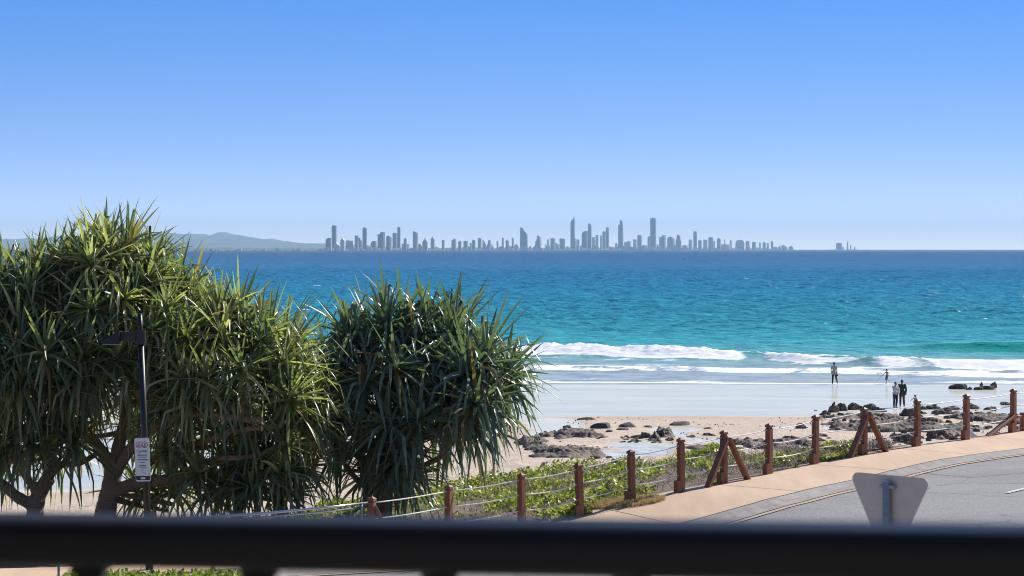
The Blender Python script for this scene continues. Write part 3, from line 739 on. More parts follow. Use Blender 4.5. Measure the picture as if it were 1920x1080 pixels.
# big light tree, middle
pandanus('pandanus_tree', 'tall spreading pandanus tree with yellow green leaves behind the black lamp post', (195, 1000, 51.5),
    [([(190, 1010, 51.5), (200, 950, 51.5), (208, 915, 51.5), (213, 880, 51.5)], .25, .20),
     ([(213, 890, 51.5), (190, 845, 51.3), (150, 800, 51.1), (115, 770, 51), (85, 725, 51)], .15, .10),
     ([(213, 885, 51.5), (224, 830, 51.6), (234, 780, 51.7), (235, 700, 51.8), (220, 600, 51.8)], .17, .08),
     ([(216, 888, 51.5), (250, 835, 51.0), (300, 795, 50.4), (350, 775, 49.9), (420, 781, 49.7), (495, 790, 49.8)], .14, .07),
     ([(206, 925, 51.5), (260, 905, 51.2), (330, 900, 51), (420, 893, 50.7), (480, 912, 50.4), (530, 930, 50.4)], .16, .07),
     ([(300, 795, 50.9), (340, 730, 51), (385, 650, 51.2), (400, 590, 51.3)], .11, .07),
     ([(330, 845, 51.2), (400, 822, 50.2), (460, 805, 49.9), (520, 800, 50.0)], .09, .06),
     ([(330, 900, 51), (400, 862, 50.3), (460, 858, 50.1), (525, 840, 50.3)], .09, .06),
     ([(350, 775, 50.8), (450, 730, 51), (530, 680, 51)], .09, .06),
     ([(262, 905, 51.2), (275, 870, 51.8), (330, 845, 52)], .12, .09),
     ([(235, 740, 51.7), (290, 650, 52.2), (310, 580, 52.2)], .10, .06)],
    [(205, 550, 88, 85, 51.6, 1.4), (290, 615, 95, 80, 51.6, 1.5), (395, 665, 95, 78, 51.4, 1.5), (485, 710, 72, 80, 51, 1.4), (512, 780, 62, 110, 51, 1.2), (230, 690, 120, 75, 51.3, 1.5), (400, 730, 110, 50, 51, 1.5), (500, 895, 60, 50, 50.9, .9)],
    M['leaf_a'], 33, lambda x, y: (y > 795 and x < 330) or (y > 850 and x < 420) or y > 930, 98, 1.28,
    extra=[(205, 488, 51.5, (0, -.1, 1)), (235, 500, 51.7, (.15, 0, 1)), (150, 520, 51.3, (-.3, -.1, 1)), (330, 560, 51.6, (.1, -.1, 1)), (445, 610, 51.3, (.1, -.1, 1)), (300, 550, 51.5, (0, -.1, 1)), (150, 800, 52.6, (-.1, .3, .3)), (245, 805, 52.6, (.1, .4, .3)), (310, 850, 50.6, (.1, -.4, .2)), (370, 890, 50.3, (.1, -.4, .1)), (265, 930, 52.0, (-.2, .1, .3)), (295, 845, 52.8, (0, .4, .2)), (350, 855, 52.4, (.1, .2, .2)), (430, 875, 52.3, (.2, .2, .2)), (390, 925, 52.0, (.2, -.2, .2)), (300, 935, 52.3, (-.2, .1, .3)), (460, 835, 52.0, (.2, -.1, .3)), (400, 815, 52.2, (0, -.2, .3)),  (405, 620, 51, (.1, -.2, 1)), (350, 800, 50.6, (.2, -.7, .8)), (245, 720, 50.3, (.1, -.9, .4)),
           (500, 640, 51, (.4, -.1, 1)), (535, 710, 51, (.7, -.1, .6)), (545, 780, 50.9, (.8, -.1, .3)), (540, 870, 50.9, (.8, -.1, .1)), (520, 930, 50.9, (.5, -.1, .1)), (350, 640, 50.2, (.2, -.9, .5)), (480, 900, 50.5, (.2, -.5, .2)), (420, 915, 51.5, (.1, -.2, .1)), (330, 925, 51.8, (0, .1, .1))],
    tone=.10, Dc=51.3)
# left tree
pandanus('pandanus_tree', 'low branching pandanus tree cut off by the left edge of the view', (66, 1000, 51.0),
    [([(62, 1010, 51), (66, 960, 51), (74, 925, 51), (92, 895, 51)], .20, .16),
     ([(72, 930, 51), (40, 880, 51), (10, 845, 51.2), (-40, 800, 51.4)], .10, .07),
     ([(88, 900, 51), (110, 872, 51.4), (150, 868, 51.8), (190, 845, 52)], .10, .06),
     ([(66, 950, 51), (30, 930, 50.8), (0, 905, 50.6), (-50, 890, 50.5)], .14, .10),
     ([(92, 895, 51), (80, 800, 51.2), (60, 700, 51.3), (50, 600, 51.3)], .13, .07),
     ([(80, 800, 51.2), (20, 740, 51), (-30, 690, 51)], .09, .06), ([(85, 830, 51.2), (130, 760, 50.7), (140, 700, 50.6)], .09, .06)],
    [(55, 600, 80, 78, 51.2, 1.4), (10, 660, 100, 88, 51.1, 1.4), (100, 690, 85, 60, 50.7, 1.4), (-40, 700, 70, 60, 51, 1.3)],
    M['leaf_a'], 44, lambda x, y: y > 800, 46, 1.34,
    extra=[(30, 570, 51.2, (-.4, -.1, 1)), (100, 530, 51.3, (-.1, -.1, 1)), (60, 550, 51.4, (-.3, 0, 1)), (30, 850, 52.2, (-.2, .4, .1)), (95, 850, 52.4, (0, .4, .1)), (140, 830, 50.6, (.1, -.5, .1)), (5, 845, 50.4, (-.2, -.5, .1)), (60, 835, 50.2, (0, -.6, .1)), (-20, 860, 52, (-.3, .3, .1)), (30, 745, 50.2, (0, -1, .5)), (110, 735, 50.0, (0, -1, .5)), (20, 810, 50.8, (-.2, -.6, .2)), (120, 800, 51.0, (.1, -.5, .2)), (-30, 820, 51, (-.3, -.3, .2)), (-20, 760, 50.4, (-.2, -1, .4)), (150, 690, 50.1, (0, -1, .6)), (70, 790, 50.6, (0, -.8, .3))],
    tone=-.08, Dc=51.2)
# shrubs under the trees
def shrub(c, rx, rz, n, label, seed):
    root = empty('coastal_shrub', (c[0], c[1], c[2])); tag(root, label, 'shrub')
    r = np.random.default_rng(seed); d = r.normal(size=(n, 3)); d /= np.linalg.norm(d, axis=1)[:, None]; d[:, 2] = np.abs(d[:, 2])
    lump = .75 + .5 * fbm(d[:, 0] * 3 + 5, d[:, 1] * 3 + d[:, 2] * 2, seed, 3)
    p = d * (r.uniform(.35, 1, n) ** .5 * lump)[:, None] * [rx, rx * .8, rz]
    leaf_cloud('foliage', p, .085, M['cover'], parent=root, seed=seed, lv=r.uniform(.15, .88, n))
    m = MB(); rr = random.Random(seed)
    for k in range(9):
        a = rr.uniform(0, 6.28); m.tube([(0, 0, -.05), (math.cos(a) * rx * .3, math.sin(a) * rx * .3, rz * .4), (math.cos(a) * rx * .7, math.sin(a) * rx * .6, rz * .75)], [.02, .013, .006], 5)
    m.build('stems', M['bark'], root)
for px, D, rx, rz, n, lab, sd in ((130, 54.0, .75, .72, 2600, 'yellow green leafy shrub between the two left pandanus trunks', 3), (10, 53.5, .9, .45, 2200, 'low leafy shrub at the left edge under the pandanus limbs', 4)):
    x_ = (px - CX) / F * D; shrub((x_, D, float(Gz(x_, D, False))), rx, rz, n, lab, sd)
x_ = (360 - CX) / F * 42.5
n = 5000; rr_ = np.random.default_rng(12); gx = rr_.uniform(-8.2, -4.8, n); gy = rr_.uniform(41.5, 43.4, n)
o = leaf_cloud('garden_plants', np.stack([gx, gy, P(gx, gy) + rr_.uniform(0, .22, n)], -1), .08, M['cover'], seed=13, lv=rr_.uniform(0, .8, n)); tag(o, 'leafy garden plants in front of the path, seen below the balcony rail', 'plants', kind='stuff')

# ------------------------------------------------------------------ lamp post with sign
D = 45.0; bp = W(281, 1040, D); lp_ = empty('lamp_post', (bp.x, bp.y, float(P(bp.x, bp.y)))); L0 = Vector(lp_.location)
tag(lp_, 'slim black lamp post with one flat arm lamp, in front of the big pandanus', 'lamp post')
top = W(262, 589, D); pb = L0.copy(); pb.x = W(280.5, 1040, D).x
def along(f): return pb.lerp(top, f)
m = MB(); m.tube([pb - L0, along(.55) - L0, along(.88) - L0], [.075, .064, .058], 16); m.build('pole', M['black'], lp_, smooth=True)
m = MB(); m.tube([along(.88) - L0, top - L0], [.048, .046], 14); m.tube([top - L0, top + Vector((0, 0, .012)) - L0], [.05, .03], 14); m.build('pole_top', M['black'], lp_, smooth=True)
cc_ = W(264, 632, D); m = MB(); m.box(cc_ - L0, (.18, .16, .27), bev=.02); m.build('bracket', M['black'], lp_)
hd = MB(); z0 = W(0, 645, D).z - L0.z; z1 = W(0, 620, D).z - L0.z; xa = W(187, 0, D).x - L0.x; xm = W(226, 0, D).x - L0.x; xb = W(256, 0, D).x - L0.x; yy = 0
V = [(xa, -.10, z0 + .02), (xm, -.16, z0), (xm, .16, z0), (xa, .10, z0 + .02), (xa, -.08, z0 + .07), (xm, -.13, z1), (xm, .13, z1), (xa, .08, z0 + .07)]
hd.add(V, [(3, 2, 1, 0), (4, 5, 6, 7), (0, 1, 5, 4), (1, 2, 6, 5), (2, 3, 7, 6), (3, 0, 4, 7)])
lh = hd.build('lamp_head', M['black'], lp_)
m = MB(); m.box(((xm + xb) / 2, 0, (z0 + z1) / 2 + .02), (xb - xm, .12, .17), bev=.01); m.build('arm', M['black'], lp_)
m = MB(); m.box(((xa + xm) / 2 + .02, 0, z0 - .006), (.30, .16, .012)); m.build('lens', M['lens'], lh)
# sign on the pole
sg = empty('regulatory_sign', (0, 0, 0)); c_ = W(267, 862, D - .12); sg.location = c_; S0 = c_
tag(sg, 'white no cycling and no skating sign reading Cyclists dismount, on the lamp post', 'sign')
tilt = R(-1.9)
sg.rotation_euler = (0, -tilt * -1.4, R(-20))
def rrect(w, h, r_, n=5):
    out = []
    for cx_, cz_, a0 in ((w / 2 - r_, h / 2 - r_, 0), (-w / 2 + r_, h / 2 - r_, 90), (-w / 2 + r_, -h / 2 + r_, 180), (w / 2 - r_, -h / 2 + r_, 270)):
        for k in range(n + 1):
            a = R(a0 + 90 * k / n); out.append((cx_ + r_ * math.cos(a), cz_ + r_ * math.sin(a)))
    return out
sw, sh = .315, .83
pt_ = MB().prism(rrect(sw, sh, .035)[::-1], 0, .004).build('plate', M['whitepaint'], sg)
def ringm(cx_, cz_, r0, r1, y, n=28):
    V = []; Fc = []
    for k in range(n):
        a = 2 * math.pi * k / n; V += [(cx_ + r0 * math.cos(a), y, cz_ + r0 * math.sin(a)), (cx_ + r1 * math.cos(a), y, cz_ + r1 * math.sin(a))]
    for k in range(n): a = 2 * k; b = 2 * ((k + 1) % n); Fc.append((a, b, b + 1, a + 1))
    return V, Fc
for i, cx_ in enumerate((-.066, .066)):
    m = MB(); m.add(*ringm(cx_, .285, .052, .062, -.004)); 
    a = R(45); rot = Matrix.Rotation(-a, 3, 'Y'); m.box((cx_, -.005, .285), (.10, .001, .006), rot)
    m.build('prohibition_ring', M['redpaint'], pt_)
    m = MB()
    m.ball((cx_ + (.006 if i else -.002), -.003, .318), (.008, .002, .008), 8, 6)
    if i == 0:
        m.add(*ringm(cx_ - .02, .262, .009, .014, -.003, 14)); m.add(*ringm(cx_ + .02, .262, .009, .014, -.003, 14))
        m.box((cx_, -.003, .285), (.012, .001, .04), Matrix.Rotation(.5, 3, 'Y')); m.box((cx_, -.003, .268), (.04, .001, .006))
    else:
        m.box((cx_, -.003, .293), (.014, .001, .036), Matrix.Rotation(.2, 3, 'Y')); m.box((cx_ - .008, -.003, .262), (.007, .001, .034), Matrix.Rotation(.4, 3, 'Y')); m.box((cx_ + .01, -.003, .262), (.007, .001, .034), Matrix.Rotation(-.5, 3, 'Y')); m.box((cx_, -.003, .243), (.05, .001, .005))
    m.build('pictogram', M['blacktext'], pt_)
def text(body, size, x, z, mat, parent, y=-.003, name='lettering'):
    cu = bpy.data.curves.new(name, 'FONT'); cu.body = body; cu.size = size; cu.align_x = 'CENTER'; cu.align_y = 'CENTER'; cu.extrude = .0006; cu.offset = .0004
    o = bpy.data.objects.new(name, cu); COL.objects.link(o)
    dg = bpy.context.evaluated_depsgraph_get(); me = bpy.data.meshes.new_from_object(o.evaluated_get(dg), depsgraph=dg)
    bpy.data.objects.remove(o); o = bpy.data.objects.new(name, me); me.materials.clear(); me.materials.append(mat)
    COL.objects.link(o); o.parent = parent; o.location = (x, y, z); o.rotation_euler = (R(90), 0, 0); return o
text('Cyclists', .075, 0, .165, M['blacktext'], pt_)
text('dismount', .052, 0, .090, M['blacktext'], pt_)
for z_, w_, h_ in ((.050, .17, .012), (.0, .24, .016), (-.05, .10, .014), (-.115, .15, .02), (-.15, .14, .006), (-.175, .10, .006), (-.20, .02, .014)):
    nseg = max(2, int(w_ / .022)); m = MB()
    for k in range(nseg): m.box((-w_ / 2 + (k + .5) * w_ / nseg, -.003, z_), (w_ / nseg * 1.02 if k % 3 else w_ / nseg * .9, .001, h_ * (.7 + .3 * (k % 2))))
    m.build('small_print', M['blacktext'], pt_)
MB().prism([(-sw / 2 + .012, -.39), (sw / 2 - .012, -.39), (sw / 2 - .004, -.31), (-sw / 2 + .004, -.31)], -.004, -.001).build('footer_band', M['blacktext'], pt_)
MB().prism([(-.05, -.372), (.05, -.372), (.05, -.337), (-.05, -.337)], -.006, -.0045).build('footer_logo', M['whitepaint'], pt_)
for z_ in (.25, -.26): MB().box((.02, .045, z_), (.05, .09, .03)).build('clamp', M['galv'], sg)

# ------------------------------------------------------------------ give way sign, seen from behind
D = 20.6; gw = empty('give_way_sign', (0, 0, 0)); gx = W(1664, 0, D).x; gy = D; gzt = W(1664, 891, D).z
gw.location = (gx, gy, float(P(gx, gy))); gh = gzt - gw.location.z
tag(gw, 'triangular road sign seen from its bare grey back on a round pole beside the road', 'sign')
gw.rotation_euler = (0, 0, R(-46))
w = .80; hgt = .74; r_ = .045
def round_tri(w, h, r_, n=6):
    A = [Vector((-w / 2, 0)), Vector((w / 2, 0)), Vector((0, -h))]; out = []
    for i in range(3):
        p = A[i]; a = (A[i - 1] - p).normalized(); b = (A[(i + 1) % 3] - p).normalized(); ang = a.angle(b); t_ = r_ / math.tan(ang / 2)
        c = p + (a + b).normalized() * (r_ / math.sin(ang / 2)); s = p + a * t_ - c; e = p + b * t_ - c
        a0 = math.atan2(s.y, s.x); a1 = math.atan2(e.y, e.x); d_ = (a1 - a0 + math.pi) % (2 * math.pi) - math.pi
        for k in range(n + 1): q = a0 + d_ * k / n; out.append((c.x + r_ * math.cos(q), c.y + r_ * math.sin(q)))
    return out
ol = [(x, z + gh) for x, z in round_tri(w + .10, hgt + .10, .06)]
m = MB(); m.prism(ol, .03, .034); gp_ = m.build('plate', M['signback'], gw)
fr = [(x * .98, (z - gh) * .98 - .008 + gh) for x, z in ol]
MB().prism(fr, .0345, .0365).build('red_border', M['redpaint'], gp_)
fr2 = [(x * .72, (z - gh) * .72 - .085 + gh) for x, z in ol]
MB().prism(fr2, .037, .0385).build('white_face', M['whitepaint'], gp_)
MB().tube([(0, -.012, -.05), (0, -.012, gh - .055)], .036, 18).build('pole', M['galv'], gw, smooth=True)
MB().ball((0, -.012, gh - .055), (.038, .038, .012), 14, 6).build('pole_cap', M['galv'], gw, smooth=True)
for z_ in (.10, .45): MB().box((0, -.002, gh - z_), (.16, .05, .03), bev=.006).build('bracket', M['galv'], gw)

# ------------------------------------------------------------------ balcony
bal = empty('balcony_railing', (0, 3.0, 9.0)); tag(bal, 'dark painted balcony railing running across the bottom, close and out of focus', 'railing')
B0 = Vector(bal.location)
P0 = W(0, 1009, 3.2) - B0; P1 = W(1920, 1040, 2.7) - B0
a = P0 - (P1 - P0) * 1.0; b = P1 + (P1 - P0) * 1.0; d = b - a; L_ = Vector((d.x, d.y, 0)).length; ang = math.atan2(d.y, d.x)
prof = []
wR, hR, rR = .125, .0630, .022
prof = [(y_, z_) for y_, z_ in rrect(wR, hR, rR, 6)]
V = []; n = len(prof); m = MB()
cosA, sinA = math.cos(ang), math.sin(ang)
for s_x in (-L_ / 2, L_ / 2):
    for (q, z_) in prof: V.append(((a.x + b.x) / 2 + s_x * cosA - q * sinA, (a.y + b.y) / 2 + s_x * sinA + q * cosA, (a.z if s_x < 0 else b.z) + z_))
m.add(V, [tuple(range(n)), tuple(reversed(range(n, 2 * n)))] + [(i, (i + 1) % n, (i + 1) % n + n, i + n) for i in range(n)]); m.build('top_rail', M['rail'], bal, smooth=True)
for px in range(158 - 336 * 8, 158 + 336 * 14, 336):
    x = (px - CX) / F * 3.1; f = (x - a.x) / (b.x - a.x)
    if not 0.02 < f < .98: continue
    p = a.lerp(b, f); m = MB(); zt = p.z - hR / 2; m.box((p.x, p.y, zt / 2), (.034, .045, zt)); m.box((p.x, p.y, zt - .006), (.046, .05, .012)); m.build('baluster', M['rail'], bal)
m = MB(); m.box((.05, -2.2, -.12), (5.6, 5.2, .22)); bs_ = m.build('balcony_floor', M['slab'], None, loc=B0); tag(bs_, 'grey concrete balcony slab under the railing', 'floor', kind='structure')

m = MB(); m.box((.05, -2.75, 3.55), (6.4, 4.2, .25)); tag(m.build('balcony_ceiling', M['slab'], None, loc=B0), kind='structure')
m = MB(); m.box((.05, -4.75, 1.7), (6.4, .25, 3.4)); tag(m.build('building_wall', M['slab'], None, loc=B0), kind='structure')
# ------------------------------------------------------------------ rocks
def rock_verts(seed, sub=3, jag=.45, flat=.6):
    bm = bmesh.new(); bmesh.ops.create_icosphere(bm, subdivisions=sub, radius=1); V = np.array([v.co[:] for v in bm.verts]); Fc = [tuple(v.index for v in f.verts) for f in bm.faces]; bm.free()
    s = seed * 3.7
    n = fbm(V[:, 0] * 1.3 + s, V[:, 1] * 1.3 + V[:, 2] * 1.7 + s, seed, 2) - .5
    n2 = np.abs(fbm(V[:, 0] * 3 + V[:, 2] * 2.1 + s, V[:, 1] * 3 - V[:, 2] * 1.9, seed + 9, 3) - .5) * 2
    V = V * (1 + n * 1.0 * jag * 2.0 - n2 * jag * 1.3)[:, None]
    # chop with random planes for facets
    r = np.random.default_rng(seed)
    for _ in range(7):
        a = r.normal(size=3); a[2] = abs(a[2]) * .8; a /= np.linalg.norm(a); h = r.uniform(.55, .85); dd = V @ a - h
        V = V - np.where(dd > 0, dd, 0)[:, None] * a * .85
    cr_ = 1 - np.abs(2 * vn(V[:, 0] * 3.2 + s + V[:, 2] * 1.3, V[:, 1] * 3.2 - V[:, 2] * 2.2, seed + 40) - 1); cr2 = 1 - np.abs(2 * vn(V[:, 0] * 7 + s - V[:, 2] * 3, V[:, 1] * 7 + V[:, 2] * 4, seed + 41) - 1)
    V = V * (1 - jag * .22 * cr_ - jag * .12 * cr2)[:, None]
    V[:, 2] = np.where(V[:, 2] < -.35, -.35, V[:, 2])
    return V, Fc
RM = []
for k in range(14):
    V, Fc = rock_verts(k + 1, 4, .55 if k < 10 else .75)
    me = bpy.data.meshes.new('rock'); me.from_pydata([tuple(v) for v in V], [], Fc); me.materials.append(M['rock']); RM.append(me)
def put_rock(px, py, wpx, hpx, label, group=None, name='rock', me=None, dpt=.8, cat='rock', D=None, rz=None):
    x, y, z = hit(px, py, Bz, 90, 200) if D is None else (*(W(px, 0, D)[:2]), 0)
    o = bpy.data.objects.new(name, me or rnd.choice(RM)); COL.objects.link(o)
    s = wpx / F * y / 2; o.scale = (s, s * dpt, hpx / F * y * .85); o.location = (x, y, z - .02 * s); o.rotation_euler = (rnd.uniform(-.15, .15), rnd.uniform(-.15, .15), rnd.uniform(-.5, .5) + rnd.choice([0, math.pi]) if rz is None else rz)
    tag(o, label, cat, group); return o
# smooth dark boulders
def boulder(seed, prof):
    V, Fc = rock_verts(seed, 4, .13); V[:, 2] = np.where(V[:, 2] > .55, .55 + (V[:, 2] - .55) * .35, V[:, 2])
    V[:, 2] += prof * V[:, 0] * .35 * (V[:, 2] > -.2)
    me = bpy.data.meshes.new('boulder'); me.from_pydata([tuple(v) for v in V], [], Fc); me.materials.append(M['boulder'])
    me.polygons.foreach_set('use_smooth', np.ones(len(me.polygons), dtype=bool)); return me
put_rock(1100, 793, 54, 15, 'long low dark boulder sloping up to the right, behind the tallest smooth boulder', name='boulder', me=boulder(31, .9), cat='boulder', rz=0, D=143)
put_rock(1128, 803, 50, 21, 'tallest smooth dark boulder on the wet sand, front of the group of three', name='boulder', me=boulder(32, -.15), cat='boulder', rz=0)
put_rock(1176, 801, 50, 16, 'smooth rounded dark boulder at the right end of the group of three', name='boulder', me=boulder(33, -.1), cat='boulder', rz=0)
put_rock(1274, 797, 44, 11, 'lone low dark boulder on the sand right of the boulder group', name='boulder', me=boulder(34, .1), cat='boulder', rz=0)
for px, py, w_, h_, lab in [(1063, 801, 20, 8, 'small dark rock left of the smooth boulders'), (1170, 806, 30, 7, 'low jagged rock in front of the smooth boulders'), (1215, 800, 22, 4, 'flat dark rock flush with the sand right of the boulders'),
                            (1310, 797, 10, 3, 'tiny dark stone right of the lone low boulder'), (1329, 803, 22, 4, 'thin flat stone in the sand below the lone low boulder'), (1297, 819, 18, 6, 'small dark rock alone left of the braced fence post'), (1328, 817, 32, 10, 'dark rock just left above the braced fence post top'),
                            (1503, 802, 30, 14, 'brown rock alone on the sand left of the tall fence post'), (1372, 796, 12, 2, 'tiny flat stone on open damp sand'), (1530, 770, 8, 3, 'tiny dark stone in the shallow reflecting water')]:
    put_rock(px, py, w_, h_, lab)
# reef outcrops: ridged height fields, each one thing
def outcrop(label, px, py, rx, ry, hm, seed, fq=1.0, mat='rock'):
    q0 = hit(px, py - ry, Bz, 60, 200); q1 = hit(px, py + ry, Bz, 60, 200); qc = hit(px, py, Bz, 60, 200)
    rX = rx / F * qc[1]; rY = max(.8, (q0[1] - q1[1]) / 2); yc = (q0[1] + q1[1]) / 2; xc = qc[0]
    nx = int(2.6 * rX / .06); ny = int(2.6 * rY / .09); nx = min(nx, 330); ny = min(ny, 260)
    gx, gy = np.meshgrid(np.linspace(-1.3, 1.3, nx), np.linspace(-1.3, 1.3, ny)); wx = xc + gx * rX; wy = yc + gy * rY
    e = np.sqrt(gx ** 2 + gy ** 2) + (fbm(wx * .8 * fq, wy * .5 * fq, seed, 4) - .5) * 1.1
    m_ = sstep(1.0, .45, e)
    rg = 1 - np.abs(fbm(wx * 1.1 * fq, wy * .9 * fq, seed + 3, 5, .6) - .5) * 4
    cell = vn(wx * 2.6, wy * 1.8, seed + 8)
    def rdg(f, sd, st=.75): return 1 - np.abs(2 * vn(wx * f * .85 + .3 * fbm(wx, wy, 3, 2), wy * f * st, seed + sd) - 1)
    h_ = .50 * rdg(1.1, 11) + .42 * rdg(2.6, 12) + .30 * rdg(5.2, 13, 1) + .20 * rdg(9.5, 14, 1)
    cov = fbm(wx * .55, wy * .4, seed + 15, 3)
    hgt = m_ * (h_ * (.75 + .5 * cov)) - .48 - .55 * (cov < .46)
    z = Bz(wx, wy) + np.where(hgt > 0, hm * (np.sqrt(hgt.clip(0)) * .12 + hgt * .85), hgt * .4)
    o = mesh('rock_outcrop', np.stack([wx - xc, wy - yc, z], -1).reshape(-1, 3), grid_faces(ny, nx), M[mat], loc=(xc, yc, 0))
    tag(o, label, 'rock outcrop'); return o
outcrop('broad jagged rock shelf behind the right side of the dark pandanus', 1075, 817, 72, 10, .40, 101)
outcrop('low rough rock shelf nearer the dune, left of the tide pool', 1055, 846, 95, 14, .34, 105)
outcrop('dark rock ridge beside the leaves of the dark pandanus', 1000, 835, 40, 18, .45, 109)
outcrop('small mounded rock outcrop in the middle of the tide pools', 1195, 825, 46, 7, .60, 112)
outcrop('small rock outcrop right of the mounded one', 1243, 819, 24, 6, .6, 116)
outcrop('flat rock shelf behind the braced fence post', 1330, 848, 60, 9, .35, 119)
outcrop('long dark rock ledge behind the fence between the braced posts', 1450, 832, 95, 11, .40, 123)
outcrop('sprawling rough rock bed under the big field of rocks', 1690, 800, 150, 24, .42, 127)
outcrop('rock bed at the right end of the big rock field', 1850, 785, 60, 24, .38, 131)
# the big field: individual rocks
LG = {'a': ('dark jagged rock at the seaward edge of the big rock field', 'rocks on the seaward edge of the rock field'), 'b': ('dark jagged rock inside the big rock field behind the rope fence', 'rocks inside the big rock field'),
      'c': ('dark rock on the ledge between the two braced posts', 'rocks on the ledge between the braced posts'), 'd': ('broken dark rock behind the last fence posts at the right', 'rocks behind the last fence posts')}
edge = [(1548, 778, 26, 14), (1562, 773, 34, 22), (1580, 770, 28, 22), (1601, 768, 44, 26), (1632, 768, 34, 20), (1622, 776, 40, 16), (1648, 772, 42, 14), (1730, 768, 20, 14), (1748, 767, 46, 12), (1786, 768, 44, 14), (1763, 776, 44, 16), (1700, 780, 50, 22), (1826, 766, 42, 15), (1856, 770, 40, 12), (1888, 758, 26, 7), (1715, 790, 60, 20)]
for px, py, w_, h_ in edge: put_rock(px, py, w_, h_, *LG['a'])
k = 0
while k < 150:
    px = rnd.uniform(1545, 1915); py = rnd.uniform(776, 843)
    lo = 836 - max(0, (1640 - px)) * .42 ; hi = 776 + (0 if px > 1580 else (1580 - px) * .2)
    if py > lo or py < hi or (px > 1700 and py > 838 - (px - 1700) * .12): continue
    if 1540 < px < 1640 and 800 < py: continue
    w_ = rnd.uniform(10, 26) * (1.5 if rnd.random() < .15 else 1); put_rock(px, py, w_, w_ * rnd.uniform(.30, .6), *LG['b' if px < 1815 else 'd']); k += 1
for k in range(30):
    px = rnd.uniform(1365, 1560); w_ = rnd.uniform(10, 32); put_rock(px, 842 - (px - 1365) * .09 + rnd.uniform(-9, 7), w_, w_ * rnd.uniform(.3, .5), *LG['c'])
for k in range(84):
    px, py = rnd.choice([(rnd.uniform(985, 1145), rnd.uniform(808, 860)), (rnd.uniform(1160, 1265), rnd.uniform(818, 831))]); w_ = rnd.uniform(7, 20)
    put_rock(px, py, w_, w_ * rnd.uniform(.28, .45), *(('small jagged rock on the shelves beside the tide pool', 'rocks on the left shelves') if px < 1150 else ('small jagged rock around the mounded outcrop', 'rocks around the mounded outcrop')))
put_rock(1757, 821, 62, 30, 'largest brown rock at the near edge of the big rock field')
put_rock(1690, 826, 44, 22, 'pointed dark rock left of the largest brown rock')
put_rock(1585, 842, 26, 16, 'dark rock seen through the legs of the right braced post')
put_rock(1568, 840, 26, 20, 'pointed dark rock seen left of the right braced post')
# rock islet in the shallows
V, Fc = rock_verts(51, 4, .2); V[:, 2] = np.minimum(V[:, 2], .62); me = bpy.data.meshes.new('rock'); me.from_pydata([tuple(v) for v in V], [], Fc); me.materials.append(M['moss'])
for px, D_, w_, h_, lab, mm in [(1800, 176, 34, 18, 'flat topped dark rock standing in the shallow water', me), (1783, 176, 16, 13, 'small dark rock at the left end of the rocks in the shallows', None), (1818, 175, 14, 9, 'small brown rock right of the flat topped rock in the shallows', None),
                                (1835, 175, 24, 11, 'low mossy brown rock in the middle of the rocks in the shallows', me), (1851, 175.5, 34, 14, 'broad mossy rock in the shallows below the peaked one', me), (1862, 177, 20, 20, 'peaked brown rock at the right end of the rocks in the shallows', None), (1840, 178, 10, 16, 'thin dark upright rock among the rocks in the shallows', None)]:
    o = put_rock(px, 0, w_, h_, lab, me=mm, D=D_, rz=0)
    if mm is None: o.data = rnd.choice(RM)
# small white panel behind the brace
pl = hit(1843, 819, lambda a_, b_: P(a_, b_) - .05, 50, 80); lp2 = empty('leaning_panel', (pl[0] , pl[1] + 1.1, 5.25)); tag(lp2, 'small white slatted panel leaning behind the low diagonal brace at the right', 'panel')
lp2.rotation_euler = (R(-12), 0, R(20))
m = MB()
A_, B_, C_ = (-.13, .42), (.20, .13), (-.06, -.15)
for p, q in ((A_, B_), (B_, C_), (C_, A_)): m.tube([(p[0], 0, p[1]), (q[0], 0, q[1])], .014, 8)
m.build('frame', M['whitepaint'], lp2)
m = MB(); m.prism([A_, C_, B_], -.004, .004); m.build('sheet', cloth('white_cloth', (.75, .74, .76)), lp2)

# ------------------------------------------------------------------ people
def limb(m, pts, rad, n=10):
    pts = [Vector(p) for p in pts]
    m.tube(pts, rad, n)
    for p, r_ in zip(pts, rad): m.ball(p, r_ * .99, 10, 6)
def hand(m, w, d, s, palm=Vector((0, 0, 0)), curl=.4):
    """palm and five fingers from wrist w along d"""
    d = d.normalized(); side = d.cross(Vector((0, 1, 0)) if abs(d.y) < .8 else Vector((1, 0, 0))).normalized(); nrm = side.cross(d).normalized()
    c = w + d * .045 * s; m.ball(c, (.018 * s, .04 * s, .045 * s), 8, 6, rot=Matrix((nrm, side, d)).transposed())
    for k, (o_, ln) in enumerate(((-.03, .062), (-.01, .075), (.01, .07), (.028, .055))):
        b = w + d * .08 * s + side * o_ * s; e = b + (d * .6 + nrm * curl * .5) * ln * s * .6; f = e + (d * .5 + nrm * curl) * ln * s * .5
        m.tube([b, e, f], [.0095 * s, .009 * s, .008 * s], 6)
    b = w + d * .03 * s - side * .035 * s; m.tube([b, b + (d * .5 - side * .6) * .04 * s, b + (d * .9 - side * .5) * .07 * s], [.012 * s, .0105 * s, .009 * s], 6)
